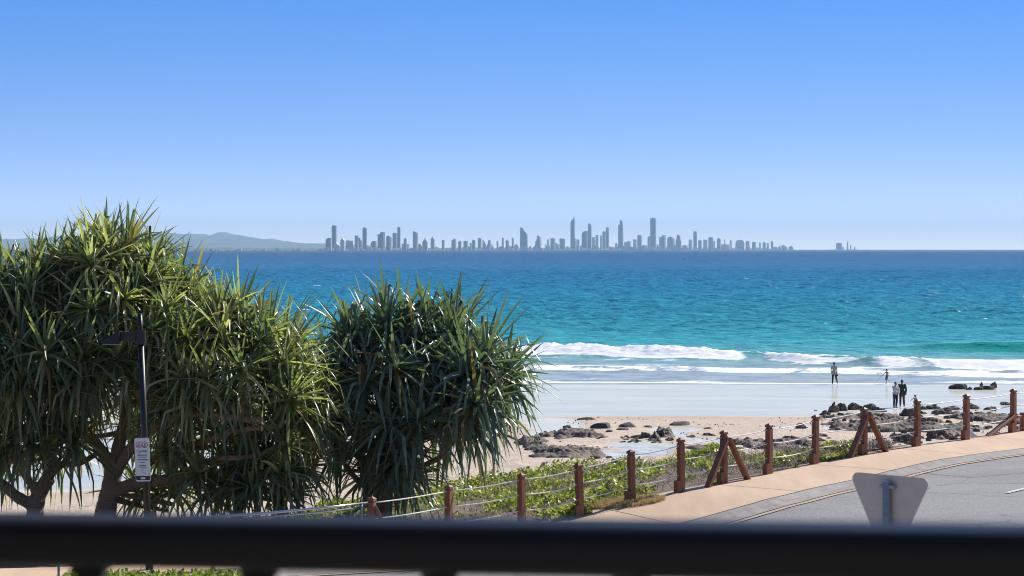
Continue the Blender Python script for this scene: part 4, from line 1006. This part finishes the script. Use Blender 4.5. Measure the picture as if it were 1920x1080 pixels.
def person(label, loc, s, face, J, skin, parts, hairfn):
    """J: joint dict in metres for a 1.7 m adult facing -Y; s scales; face = yaw"""
    root = empty('person', loc, face); tag(root, label, 'person')
    v = {k: Vector(q) * s for k, q in J.items()}
    b = MB(); hs = s * J.get('hs', (1, 0, 0))[0]
    limb(b, [v['pel'], v['waist'], v['chest'], v['neck']], [.125 * s, .11 * s, .12 * s, .055 * s], 12)
    b.ball(v['chest'], (.165 * s, .10 * s, .15 * s), 12, 8); b.ball(v['pel'], (.155 * s, .11 * s, .11 * s), 12, 8)
    limb(b, [v['neck'], v['head'] - Vector((0, 0, .06 * s))], [.052 * s, .05 * s])
    b.ball(v['head'], (.076 * hs, .095 * hs, .118 * hs), 16, 12); b.ball(v['head'] + Vector((0, -.03, -.06)) * hs, (.055 * hs, .065 * hs, .06 * hs), 12, 8)
    b.ball(v['head'] + Vector((0, -.098, -.018)) * hs, (.013 * hs, .02 * hs, .026 * hs), 8, 6)
    for sx in (-1, 1): b.ball(v['head'] + Vector((sx * .078, .005, -.01)) * hs, (.012 * hs, .02 * hs, .032 * hs), 8, 6)
    for sd in 'lr':
        limb(b, [v['sh' + sd], v['el' + sd], v['wr' + sd]], [.052 * s, .042 * s, .030 * s])
        hand(b, v['wr' + sd], v['wr' + sd] - v['el' + sd], s)
        limb(b, [v['hip' + sd], v['kn' + sd], v['kn' + sd].lerp(v['an' + sd], .35), v['an' + sd]], [.088 * s, .056 * s, .058 * s, .036 * s])
        t_ = v['to' + sd]; limb(b, [v['an' + sd] + Vector((0, 0, -.03 * s)), t_], [.042 * s, .03 * s])
    body = b.build('body', skin, root, remesh=.0095, sm=1)
    fm = MB()
    for sx in (-1, 1): fm.ball(v['head'] + Vector((sx * .03, -.088, .008)) * hs, (.012 * hs, .008 * hs, .008 * hs), 8, 6)
    fm.build('eyes', M['blacktext'], root)
    MB().ball(v['head'] + Vector((0, -.088, -.062)) * hs, (.024 * hs, .010 * hs, .007 * hs), 8, 6).build('mouth', M['lip'], root)
    for nm, mat, fn in parts:
        m = MB(); fn(m, v, s); m.build(nm, mat, root, remesh=.014, sm=3)
    m = MB(); hairfn(m, v, hs); m.build('hair', M['hair'] if 'hairmat' not in J else J['hairmat'], root, remesh=.012, sm=1)
    return root
M['lip'] = simple('lip', (.35, .12, .10), None, 5, .5, 0); M['hair'] = simple('brown_hair', (.06, .035, .02), (.03, .018, .012), 30, .6, .4, .005); M['hairb'] = simple('fair_hair', (.16, .10, .06), None, 30, .6, .4, .005)
STD = dict(pel=(0, 0, .94), waist=(0, 0, 1.10), chest=(0, 0, 1.28), neck=(0, .01, 1.44), head=(0, -.01, 1.585),
           shl=(.175, .0, 1.385), ell=(.215, .01, 1.11), wrl=(.225, -.03, .86), shr=(-.175, 0, 1.385), elr=(-.215, .01, 1.11), wrr=(-.225, -.03, .86),
           hipl=(.09, 0, .90), knl=(.10, -.02, .49), anl=(.10, .02, .09), tol=(.11, -.12, .03), hipr=(-.09, 0, .90), knr=(-.10, -.02, .49), anr=(-.10, .02, .09), tor=(-.11, -.12, .03))
def pose(**k): q = dict(STD); q.update(k); return q
def c_top(sl=1, hem=.86, flare=1.0, ex=.025):
    def f(m, v, s):
        e = ex * s; h = Vector((0, v['pel'].y, hem * s))
        limb(m, [v['neck'] - Vector((0, 0, .045 * s)), v['chest'], v['waist'], v['pel'] + Vector((0, 0, .02 * s))], [.07 * s, .12 * s + e, .115 * s + e, .13 * s + e], 14)
        m.ball(v['chest'], (.168 * s + e, .105 * s + e, .155 * s), 14, 8)
        m.tube([v['pel'] + Vector((0, 0, .08 * s)), h], [.155 * s + e, (.17 * s + e) * flare], 16)
        for sd in 'lr':
            if sl > 0: limb(m, [v['sh' + sd], v['el' + sd], v['el' + sd].lerp(v['wr' + sd], max(.01, sl * .93))], [.058 * s + e * .5, .05 * s + e * .5, .036 * s + e * .5])
            else: m.ball(v['sh' + sd] * .97, .055 * s + e * .3, 10, 8)
    return f
def c_pants(cut=.95, ex=.014, loose=1.0):
    def f(m, v, s):
        e = ex * s; m.ball(v['pel'], (.16 * s + e, .115 * s + e, .12 * s + e), 14, 8)
        for sd in 'lr':
            if cut <= .55: limb(m, [v['hip' + sd], v['hip' + sd].lerp(v['kn' + sd], min(1, cut * 1.8))], [.095 * s + e, .085 * s * loose + e])
            else: limb(m, [v['hip' + sd], v['kn' + sd], v['kn' + sd].lerp(v['an' + sd], .35), v['kn' + sd].lerp(v['an' + sd], cut)], [.092 * s + e, .058 * s * loose + e, .06 * s * loose + e, .04 * s * loose + e])
    return f
def h_short(m, v, s): m.ball(v['head'] + Vector((0, .012, .022)) * s, (.086 * s, .10 * s, .112 * s), 14, 10)
def h_bun(m, v, s):
    m.ball(v['head'] + Vector((0, .02, .02)) * s, (.088 * s, .10 * s, .115 * s), 14, 10); m.ball(v['head'] + Vector((0, .11, -.02)) * s, .042 * s, 10, 8)
def h_top(m, v, s):
    m.ball(v['head'] + Vector((0, .02, .02)) * s, (.088 * s, .10 * s, .115 * s), 14, 10); m.ball(v['head'] + Vector((0, .03, .13)) * s, .038 * s, 10, 8)
def at(px, py): 
    x, y, z = hit(px, py, lambda a_, b_: np.maximum(Bz(a_, b_), 0), 110, 220); return (x, y, z + .0)
navy = cloth('dark_leggings', (.022, .026, .035)); tunic = cloth('pale_tunic', (.48, .44, .43)); whitetop = cloth('white_knit', (.66, .62, .66)); jacket = cloth('dark_green_jacket', (.025, .055, .035)); teal = cloth('teal_shorts', (.03, .14, .17)); pink = cloth('pale_pink_suit', (.55, .33, .36)); tan = cloth('dark_tan_pants', (.08, .05, .045))
# woman walking at the water's edge (away, to the left)
x, y, z = at(1564, 720.5)
w1_ = person('woman in a pale sleeveless tunic walking along the water edge with dark leggings', (x, y, z), 1.0, R(205),
    pose(anl=(.10, .12, .09), knl=(.10, .02, .48), tol=(.10, .0, .03), anr=(-.12, -.36, .12), knr=(-.11, -.14, .50), tor=(-.12, -.46, .04), ell=(.25, .02, 1.12), elr=(-.24, .03, 1.12)) , M['skin'],
    [('tunic', tunic, c_top(0, .76, 1.08)), ('leggings', navy, c_pants(.9))], h_top)
w1_.rotation_euler[2] = R(150)
m = MB(); m.box((0, 0, -.10), (.10, .14, .14), bev=.02); bag = m.build('handbag', M['black'], None, loc=Vector(w1_.location) + Vector((.235, -.02, .80))); tag(bag, 'small dark bag held at the side by the woman in the tunic', 'bag')
# child with a stick
x, y, z = at(1663, 719.5)
ch = person('shirtless child in teal shorts running through the shallows holding a stick', (x, y, z), .66, R(-70),
    pose(hs=(1.22, 0, 0), head=(0, -.04, 1.60), neck=(0, -.01, 1.43), anl=(.08, .28, .34), knl=(.09, -.10, .50), tol=(.08, .36, .24), anr=(-.09, .02, .09), knr=(-.09, -.07, .49), elr=(-.24, -.22, 1.20), wrr=(-.22, -.44, 1.02), ell=(.26, .16, 1.15), wrl=(.24, .05, .93)), M['skin'],
    [('shorts', teal, c_pants(.5, .02, 1.2))], h_short)
cp = Vector((x, y, z)) + Matrix.Rotation(R(-70), 3, 'Z') @ (Vector((-.22, -.50, .99)) * .66)
stk = MB().tube([(0, 0, 0), (-.42, -.02, -.46)], [.012, .008], 8).build('stick', M['timber'], None, loc=cp + Vector((.02, 0, .02))); tag(stk, 'thin stick held low by the running child', 'stick')
# couple
x, y, z = at(1680, 765)
person('woman in a white long-sleeved top and dark leggings standing close beside a companion', (x - .04, y, z), 1.02, R(25),
    pose(anl=(.09, .06, .09), tol=(.10, -.08, .03), elr=(-.20, -.14, 1.14), wrr=(-.06, -.25, 1.02), ell=(.24, -.04, 1.12), wrl=(.16, -.18, .96), head=(.01, -.03, 1.57)), M['skin'],
    [('sweater', whitetop, c_top(1, .90, 1.0)), ('leggings', navy, c_pants(.97))], h_bun)
x, y, z = at(1690.5, 763.5)
person('taller person in a long dark jacket standing with the woman in white', (x + .03, y, z), 1.07, R(165),
    pose(anl=(.11, .02, .09), anr=(-.13, -.04, .09), elr=(-.25, .02, 1.12), ell=(.27, -.06, 1.13), wrl=(.20, -.2, .98)), M['skin'],
    [('jacket', jacket, c_top(1, .74, 1.02, .035)), ('trousers', tan, c_pants(.9))], h_bun)
x, y, z = at(1716, 768)
person('toddler in pale pink holding one arm out to the left beside the tall fence post', (x, y, z), .54, R(10),
    pose(hs=(1.5, 0, 0), head=(0, -.02, 1.62), elr=(-.38, -.08, 1.27), wrr=(-.60, -.12, 1.14)), M['skin'], [('bathing_suit', pink, c_pants(.3, .02)), ('top', pink, c_top(0, .84))], h_short)
# buoys
for px, py, mt, lab in ((881, 520.5, 'buoy', 'small orange buoy floating on the open sea'), (1284, 475, 'whitepaint', 'tiny white buoy far out on the deep blue sea')):
    D_ = F * CZ / (py - HY); D_ = min(D_, 2500); o = empty('buoy', ((px - CX) / F * D_, D_, 0)); tag(o, lab, 'buoy'); s = D_ / F * 1.6
    MB().ball((0, 0, s * .5), (s, s, s * .8), 12, 8).build('float', M[mt], o, smooth=True); MB().tube([(0, 0, s), (0, 0, s * 2)], s * .15, 8).build('mast', M[mt], o)

# ------------------------------------------------------------------ far coast and skyline
def Dd(px): return float(np.interp(px, [0, 300, 600, 1000, 1500, 1560, 1700], [9500, 11000, 14000, 19500, 24500, 27000, 28000]))
def coastpt(px, z, back=0):
    D_ = Dd(px) + back; return ((px - CX) / F * D_, D_, z)
cxs = np.arange(-700, 1492, 6)
V = []
for bk, zf in ((0, 0.2), (330, .25), (700, .8), (6000, 1.3)):
    for px in cxs:
        taper = min(1, (1492 - px) / 80)
        nz_ = float(fbm(px * .12, 0, 3, 4))
        V.append(coastpt(px, (1 if zf == .2 else 3 if zf == .25 else (5 + 24 * nz_ * (Dd(px) / 14000)) * zf * taper), bk))
co_ = mesh('coastline', V, grid_faces(4, len(cxs)), M['coast']); tag(co_, kind='structure')
V = [] ; px2 = np.arange(1555, 1612, 3)
for bk, z_ in ((0, 1), (50, 6), (900, 6)):
    for px in px2: V.append(coastpt(px, z_ * min(1, (px - 1552) / 6, (1614 - px) / 6), bk))
co2 = mesh('coastline', V, grid_faces(3, len(px2)), M['coast']); tag(co2, kind='structure')
# beach strip: pale sand line
# hills at the left
hx = np.array([-700, -300, -60, 0, 90, 150, 200, 240, 290, 320, 345, 368, 385, 395, 410, 425, 438, 460, 490, 520, 560, 575, 600, 640, 700, 760, 850])
hy = np.array([446, 442, 446, 447, 446, 440, 438, 440, 436.5, 435, 437.5, 438, 436.8, 441, 435.5, 433.6, 438, 441, 446.5, 448, 454, 455, 454.8, 456, 459, 462, 467])
D_ = 31000
pxs = np.arange(-700, 850, 4); V = []; 
top_ = np.interp(pxs, hx, hy) + (fbm(pxs * .08, pxs * 0, 5, 3) - .5) * 1.2
for row, (fz, bk) in enumerate(((0, -5000), (.35, -3200), (.72, -1500), (.93, -500), (1, 0), (.6, 1800), (0, 4200))):
    for px, ty in zip(pxs, top_):
        H_ = (HY - ty) / F * D_; j = 1 + (float(vn(px * .06, row * 1.3, 8)) - .5) * (.35 if row not in (0, 4) else 0)
        V.append(((px - CX) / F * D_, D_ + bk, H_ * fz * j))
hl = mesh('hills', V, grid_faces(7, len(pxs)), M['hill'], smooth=True); tag(hl, kind='structure')

B = [  # x0, x1, top row, shape, tone, look
 (610.6, 622, 446, 'chl', 'm', 'mid-height grey block'), (622, 631, 423, 'box', 'd', 'LM0'), (626, 640, 455, 'step', 'p', 'low pale block'), (638, 647, 444, 'point', 'p', 'slim pale pointed tower'), (648.5, 661.7, 451, 'box', 'p', 'broad pale block'),
 (665, 672.5, 441.6, 'box', 'm', 'narrow grey flat-roofed tower'), (672.5, 679, 446, 'stepr', 'm', 'short grey stepped tower'), (679.7, 688, 426.5, 'dome', 'd', 'tall dark round-topped tower'), (695, 707, 452, 'chl', 'm', 'low wide grey block'),
 (708, 722, 435, 'stepl', 'd', 'broad dark tower stepped up to the right'), (724, 735, 442, 'dome', 'm', 'grey round-shouldered tower'), (736, 745, 437, 'box', 'm', 'grey flat-roofed tower'), (745, 751, 426, 'box', 'd', 'tall slim dark tower'),
 (757, 763, 447, 'box', 'm', 'small grey tower'), (753.5, 769.6, 457, 'box', 'p', 'very low pale block'), (774, 783.6, 434, 'chr', 'm', 'tall grey tower standing apart'), (784, 791.5, 457, 'dome', 'p', 'very low rounded block'),
 (792, 802.5, 445, 'point', 'm', 'grey tower with tapered top'), (807.5, 815, 442.5, 'point', 'm', 'slim grey pointed tower'), (828.5, 833.8, 450.4, 'box', 'm', 'thin short grey tower'), (846.5, 855.6, 448, 'stepl', 'm', 'short grey block with raised right side'),
 (859, 865.4, 452, 'chl', 'm', 'small grey tower'), (869, 877.5, 451.7, 'box', 'm', 'small dark-capped block'), (880.6, 885, 455.5, 'box', 'p', 'very small pale block'), (885, 891.5, 450.4, 'box', 'm', 'small grey flat tower'), (896, 903, 446, 'dome', 'm', 'grey round-topped tower'),
 (904.6, 912, 450, 'slant', 'm', 'small grey tower sloping to the right'), (915, 920.4, 450.4, 'box', 'm', 'small grey square tower'), (913, 924, 457.7, 'box', 'p', 'very low pale block'), (931, 935, 451.5, 'box', 'p', 'thin pale tower'), (941, 945, 446, 'box', 'm', 'thin grey tower'),
 (948, 954.6, 447, 'point', 'm', 'grey tower with pointed top'), (959.6, 963.5, 446, 'box', 'm', 'thin grey flat tower'), (965, 973, 458, 'dome', 'p', 'low rounded block'), (975, 989.4, 426.5, 'sail', 'd', 'LM1'),
 (999.4, 1019, 441.6, 'pyr', 'm', 'stepped grey tower rising to a rounded centre'), (1022, 1025, 458, 'box', 'p', 'tiny pale block'), (1026, 1030, 449, 'box', 'y', 'thin cream tower'), (1032, 1041.5, 447, 'box', 'm', 'square grey tower'), (1041, 1049, 455, 'stepr', 'p', 'low pale stepped block'),
 (1049, 1060, 447.7, 'box', 'm', 'broad square grey tower'), (1062, 1067.5, 462, 'dome', 'p', 'very low pale dome'), (1069.6, 1078, 409.8, 'needle', 'd', 'LM2'), (1073, 1080, 447, 'box', 'm', 'grey tower at the foot of the needle tower'), (1080.6, 1087, 449, 'box', 'p', 'pale square tower'),
 (1090.6, 1102.5, 433, 'curl', 'd', 'broad dark tower with curved left shoulder'), (1101.5, 1109.4, 418.8, 'curr', 'd', 'tall dark tower with rounded top'), (1110, 1117, 445, 'box', 'p', 'pale flat tower'), (1117, 1122, 440.6, 'box', 'm', 'slim grey tower'), (1125, 1129.6, 441.7, 'box', 'p', 'slim pale tower'),
 (1129.6, 1136, 434, 'box', 'm', 'grey tower against a taller one'), (1136, 1141.7, 426.5, 'box', 'd', 'tall slim dark flat-roofed tower'), (1153, 1159, 453, 'point', 'p', 'small pale peaked block'), (1159, 1168.8, 412, 'blade', 'd', 'LM3'), (1170, 1184, 452, 'stepl', 'p', 'broad low pale block'),
 (1187, 1195, 449, 'box', 'p', 'pale square tower'), (1195, 1204, 440.4, 'dome', 'm', 'grey domed tower'), (1205, 1214, 460, 'box', 'p', 'very low pale block'), (1214, 1219, 443, 'chl', 'm', 'short tower leaning on the tallest one'), (1219, 1230.4, 408.3, 'notch', 'd', 'LM4'),
 (1231, 1235.5, 458.5, 'box', 'p', 'very low pale block'), (1236, 1248.6, 441, 'stepl', 'm', 'grey tower stepped up to the right'), (1251, 1265, 444, 'dome', 'm', 'broad grey rounded tower'), (1266.5, 1278, 440, 'bell', 'm', 'bell-topped grey tower'), (1279, 1290.5, 460, 'box', 'p', 'very low pale block'),
 (1291, 1298.5, 449, 'dome', 'p', 'pale rounded tower'), (1300, 1306.8, 433.5, 'dome', 'd', 'tall slim dark tower with round top'), (1309, 1316, 450, 'dome', 'm', 'short grey domed tower'), (1318.5, 1327, 449.6, 'box', 'p', 'short pale square tower'), (1328, 1337.5, 445, 'box', 'm', 'grey square tower'),
 (1337.5, 1341, 452, 'chr', 'p', 'thin pale block'), (1344, 1352, 447, 'dome', 'm', 'grey round-topped tower'), (1358, 1360, 448, 'point', 'm', 'needle-thin spire tower'), (1352, 1369.6, 458.5, 'box', 'p', 'long low pale block'), (1368.7, 1372, 449, 'point', 'm', 'thin grey pointed tower'),
 (1378.7, 1398, 450, 'dome', 'p', 'very broad pale rounded block'), (1398, 1406, 452, 'box', 'p', 'pale square block'), (1410, 1417.7, 453.5, 'box', 'm', 'grey square block'), (1423, 1427, 455, 'chl', 'p', 'thin pale tower'), (1430, 1436, 454, 'dome', 'm', 'small grey domed tower'), (1437.4, 1442, 456, 'box', 'p', 'small pale tower'),
 (1445, 1450, 452, 'dome', 'm', 'slim grey tower near the skyline end'), (1450, 1459, 463, 'box', 'p', 'very low pale block'), (1459, 1465, 459, 'point', 'p', 'small peaked block'), (1468, 1477, 461.7, 'dome', 'p', 'low rounded block'), (1478.4, 1487.6, 461.7, 'dome', 'p', 'last low block of the long skyline'),
 (1567.6, 1579, 456, 'box', 'm', 'LM5'), (1579, 1582, 463, 'box', 'p', 'tiny low block'), (1588, 1590.5, 453, 'box', 'm', 'very thin lone tower'), (1593.7, 1596.5, 460, 'box', 'p', 'tiny thin block'), (1601, 1604, 461.5, 'point', 'p', 'tiny peaked block')]
LM = {'LM0': ('tall dark slab tower at the left end of the skyline', 'tall left-end slab tower'), 'LM1': ('dark sail-shaped tower with its roof sweeping down to the right', 'sail-shaped tower'), 'LM2': ('very tall dark tower ending in a needle spire', 'needle tower'),
      'LM3': ('tall dark blade-shaped tower with a curved pointed top', 'blade-shaped tower'), 'LM4': ('tallest dark slab tower with notched flat top', 'tallest slab tower'), 'LM5': ('wide grey block of the detached group far right of the skyline', 'detached far right block')}
def outline(sh, w, h):
    c = w / 2
    if sh == 'box': return [(-c, 0), (c, 0), (c, h), (c * .5, h), (c * .45, h * 1.0 + .04 * w), (-c * .5, h + .04 * w), (-c * .55, h), (-c, h)]
    if sh == 'chl': return [(-c, 0), (c, 0), (c, h), (-c * .3, h), (-c, h - .35 * w)]
    if sh == 'chr': return [(-c, 0), (c, 0), (c, h - .3 * w), (c * .4, h - .1 * w), (c * .2, h), (-c, h)]
    if sh == 'step': return [(-c, 0), (c, 0), (c, h * .6), (c * .4, h * .75), (c * .1, h * .8), (-c * .2, h), (-c, h * .85)]
    if sh == 'stepl': return [(-c, 0), (c, 0), (c, h), (0, h), (-.1 * c, h * .9), (-c, h * .87)]
    if sh == 'stepr': return [(-c, 0), (c, 0), (c, h * .8), (.1 * c, h * .82), (0, h), (-c, h)]
    if sh == 'point': return [(-c, 0), (c, 0), (c, h - .9 * w), (c * .5, h - .55 * w), (c * .12, h - .35 * w), (0, h), (-c * .12, h - .35 * w), (-c * .5, h - .55 * w), (-c, h - .9 * w)]
    if sh == 'dome': return [(-c, 0), (c, 0), (c, h - .3 * w), (c * .8, h - .1 * w), (c * .45, h), (-c * .45, h), (-c * .8, h - .1 * w), (-c, h - .3 * w)]
    if sh == 'bell': return [(-c, 0), (c, 0), (c, h * .55), (c * .7, h * .7), (c * .6, h - .25 * w), (c * .25, h), (-c * .25, h), (-c * .6, h - .25 * w), (-c * .7, h * .7), (-c, h * .62)]
    if sh == 'slant': return [(-c, 0), (c, 0), (c, h * .6), (c * .2, h * .85), (-c * .5, h), (-c, h * .97)]
    if sh == 'sail': return [(-c, 0), (c, 0), (c, h * .68), (c * .85, h * .75), (c * .4, h * .83), (c * .05, h * .88), (-c * .25, h * .97), (-c * .4, h), (-c * .85, h), (-c, h * .96)]
    if sh == 'pyr': return [(-c, 0), (c, 0), (c, h * .15), (c * .62, h * .3), (c * .5, h * .9), (c * .3, h), (-c * .05, h), (-c * .15, h * .9), (-c * .2, h * .72), (-c * .45, h * .6), (-c * .6, h * .3), (-c, h * .2)]
    if sh == 'needle': return [(-c, 0), (c, 0), (c, h * .97), (c * .8, h * 1.0), (c * .74, h * 1.07), (c * .62, h * 1.0), (0, h * .97), (-c * .6, h * .93), (-c * .95, h * .86), (-c, h * .7)]
    if sh == 'curl': return [(-c, 0), (c, 0), (c, h), (c * .4, h * .99), (-c * .3, h * .96), (-c * .9, h * .88), (-c, h * .78)]
    if sh == 'curr': return [(-c, 0), (c, 0), (c, h * .8), (c * .85, h * .93), (c * .3, h * .99), (-c * .6, h), (-c * .75, h * .97), (-c * .75, h * .7), (-c, h * .6)]
    if sh == 'blade': return [(-c, 0), (c, 0), (c * .98, h * .7), (c * .85, h * .9), (c * .4, h * .98), (0, h), (-c * .25, h * .98), (-c * .3, h * .84), (-c, h * .82)]
    if sh == 'notch': return [(-c, 0), (c, 0), (c, h * .98), (c * .75, h * .98), (c * .5, h), (-c * .4, h), (-c * .6, h * .98), (-c * .95, h * .98), (-c, h * .97)]
ORD = ['', 'first', 'second', 'third', 'fourth', 'fifth', 'sixth', 'seventh', 'eighth', 'ninth', 'tenth', 'eleventh', 'twelfth', 'thirteenth', 'fourteenth', 'fifteenth', 'sixteenth', 'seventeenth', 'eighteenth', 'nineteenth', 'twentieth', 'twenty-first', 'twenty-second', 'twenty-third', 'twenty-fourth', 'twenty-fifth', 'twenty-sixth', 'twenty-seventh', 'twenty-eighth', 'twenty-ninth', 'thirtieth', 'thirty-first', 'thirty-second', 'thirty-third', 'thirty-fourth', 'thirty-fifth']
B.sort(key=lambda q: q[0]); lm_idx = [i for i, q in enumerate(B) if q[5] in LM]
for i, (x0, x1, ty, sh, tone, look) in enumerate(B):
    back = 120 + (i * 61 % 7) * 90; D_ = Dd((x0 + x1) / 2) + back + (500 if tone == 'd' else 0)
    w = (x1 - x0) / F * D_; h = CZ + (HY - ty) / F * D_; xc = ((x0 + x1) / 2 - CX) / F * D_
    yaw = R(-14 - (i * 37 % 17)); w = w / (math.cos(yaw) + .6 * abs(math.sin(yaw))); dep = w * .6
    m = MB(); m.prism(outline(sh, w, h), -dep / 2, dep / 2)
    o = m.build('apartment_tower' if h > 60 else 'apartment_block', TW[tone], None, loc=(xc, D_, 0)); o.rotation_euler = (0, 0, yaw)
    if look in LM: lab = LM[look][0]
    else:
        j = min(lm_idx, key=lambda q: abs(q - i)); n_ = abs(i - j); lab = f"{look}, {ORD[n_]} {'right' if i > j else 'left'} of the {LM[B[j][5]][1]}"
    tag(o, lab, 'tower' if h > 60 else 'building', 'high-rise towers of the distant skyline')
# low town along the shore
for k in range(185):
    px = rnd.uniform(-60, 612) if k < 75 else rnd.uniform(612, 1470)
    D_ = Dd(px) + rnd.uniform(20, 260); w = rnd.uniform(2.2, 8) / F * D_; h = (rnd.uniform(1.8, 5) if k < 75 else rnd.uniform(3.5, 11.5) * rnd.uniform(.6, 1)) / F * D_; z0 = 0
    m = MB(); hw = w / 2
    m.prism([(-hw, 0), (hw, 0), (hw, h), (hw * .3, h), (hw * .3, h * .93), (-hw, h * .93)] if k % 3 else [(-hw, 0), (hw, 0), (hw, h * .8), (hw * .9, h * .82), (hw * .2, h), (-hw * .6, h), (-hw, h * .85)], -w * .3, w * .3)
    o = m.build('low_building', WH if rnd.random() < (.62 if k < 75 else .35) else TW[rnd.choice('ppm')], None, loc=((px - CX) / F * D_, D_, z0))
    if k < 75: tag(o, 'small low building of the distant town on the shore below the hills', 'building', 'low buildings of the distant shore town')
    else: tag(o, 'small low building along the shore at the foot of the skyline towers', 'building', 'low buildings at the foot of the skyline')

# ------------------------------------------------------------------ haze
m = MB(); m.box((0, 17750, 205), (80000, 37500, 436)); hz = m.build('haze', None); tag(hz, kind='stuff')
# bottom lies at -13, a metre below the sea bed
hm = bpy.data.materials.new('haze_air'); hm.use_nodes = True; nt = hm.node_tree; nt.nodes.remove(nt.nodes['Principled BSDF'])
pv = nt.nodes.new('ShaderNodeVolumePrincipled'); pv.inputs['Color'].default_value = (.48, .72, .89, 1); pv.inputs['Density'].default_value = 3.3e-5; pv.inputs['Anisotropy'].default_value = .0
pv.inputs['Density Attribute'].default_value = ''
nt.links.new(pv.outputs[0], nt.nodes['Material Output'].inputs['Volume']); hz.data.materials.append(hm)

# ------------------------------------------------------------------ light, sky, camera
SUN_AZ, SUN_EL = R(48), R(36)     # clockwise from the view direction (+Y)
sd = Vector((math.sin(SUN_AZ) * math.cos(SUN_EL), math.cos(SUN_AZ) * math.cos(SUN_EL), math.sin(SUN_EL)))
li = bpy.data.lights.new('sun', 'SUN'); li.energy = 4.2; li.angle = R(.53); li.color = (1, .95, .87); lo = bpy.data.objects.new('sun', li); COL.objects.link(lo)
lo.rotation_euler = (-sd).to_track_quat('-Z', 'Y').to_euler()
w = bpy.data.worlds.new('World'); sc.world = w; w.use_nodes = True; nt = w.node_tree; bg = nt.nodes['Background']
sky = nt.nodes.new('ShaderNodeTexSky'); sky.sky_type = 'NISHITA'; sky.sun_disc = False; sky.sun_elevation = SUN_EL; sky.sun_rotation = SUN_AZ; sky.altitude = 0; sky.air_density = 1.0; sky.dust_density = .25; sky.ozone_density = 3.0
# the clear, steeply deepening sky of the day: elevation is stretched before the sky is looked up
tc = nt.nodes.new('ShaderNodeTexCoord'); sx = nt.nodes.new('ShaderNodeSeparateXYZ'); nt.links.new(tc.outputs['Generated'], sx.inputs[0])
ml = nt.nodes.new('ShaderNodeMath'); ml.operation = 'MULTIPLY_ADD'; ml.inputs[1].default_value = 3.6; ml.inputs[2].default_value = .03; nt.links.new(sx.outputs['Z'], ml.inputs[0])
cb = nt.nodes.new('ShaderNodeCombineXYZ'); xm_ = nt.nodes.new('ShaderNodeMath'); xm_.operation = 'MULTIPLY'; xm_.inputs[1].default_value = .45; nt.links.new(sx.outputs['X'], xm_.inputs[0]); nt.links.new(xm_.outputs[0], cb.inputs[0]); nt.links.new(sx.outputs['Y'], cb.inputs[1]); nt.links.new(ml.outputs[0], cb.inputs[2])
nm = nt.nodes.new('ShaderNodeVectorMath'); nm.operation = 'NORMALIZE'; nt.links.new(cb.outputs[0], nm.inputs[0]); nt.links.new(nm.outputs[0], sky.inputs['Vector'])
cr = nt.nodes.new('ShaderNodeValToRGB'); nt.links.new(sx.outputs['Z'], cr.inputs['Fac']); e = cr.color_ramp.elements
st_ = [(0, (.88, .80, .95)), (.006, (.78, .69, .91)), (.0266, (.60, .575, .77)), (.049, (.47, .54, .70)), (.106, (.27, .52, .81)), (.35, (.50, .62, .80)), (1, (.55, .65, .80))]
while len(e) < len(st_): e.new(.5)
for k, (p, c) in enumerate(st_): e[k].position = p; e[k].color = c + (1,)
mm_ = nt.nodes.new('ShaderNodeMix'); mm_.data_type = 'RGBA'; mm_.blend_type = 'MULTIPLY'; mm_.inputs[0].default_value = 1
nt.links.new(sky.outputs[0], mm_.inputs[6]); nt.links.new(cr.outputs[0], mm_.inputs[7])
nt.links.new(mm_.outputs[2], bg.inputs['Color']); bg.inputs['Strength'].default_value = .13
cam = bpy.data.cameras.new('camera'); co = bpy.data.objects.new('camera', cam); COL.objects.link(co); sc.camera = co
co.location = (0, 0, CZ); co.rotation_euler = (R(90), 0, 0); cam.sensor_width = 36; cam.lens = 36 * F / 1920; cam.shift_y = -(540 - HY) / 1920 ; cam.shift_x = 0
cam.clip_start = .1; cam.clip_end = 120000
cam.dof.use_dof = True; cam.dof.focus_distance = 90; cam.dof.aperture_fstop = 6.0
sc.view_settings.view_transform = 'Standard'; sc.view_settings.look = 'None'; sc.view_settings.exposure = .70; sc.view_settings.gamma = 1
sc.cycles.use_denoising = True; sc.cycles.pixel_filter_type = 'BLACKMAN_HARRIS'; sc.cycles.filter_width = 1.05
try: sc.cycles.denoiser = 'OPENIMAGEDENOISE'
except Exception: pass
sc.cycles.max_bounces = 8; sc.cycles.volume_bounces = 1; sc.cycles.transparent_max_bounces = 8; sc.cycles.caustics_reflective = False; sc.cycles.caustics_refractive = False
sc.cycles.sample_clamp_indirect = 6
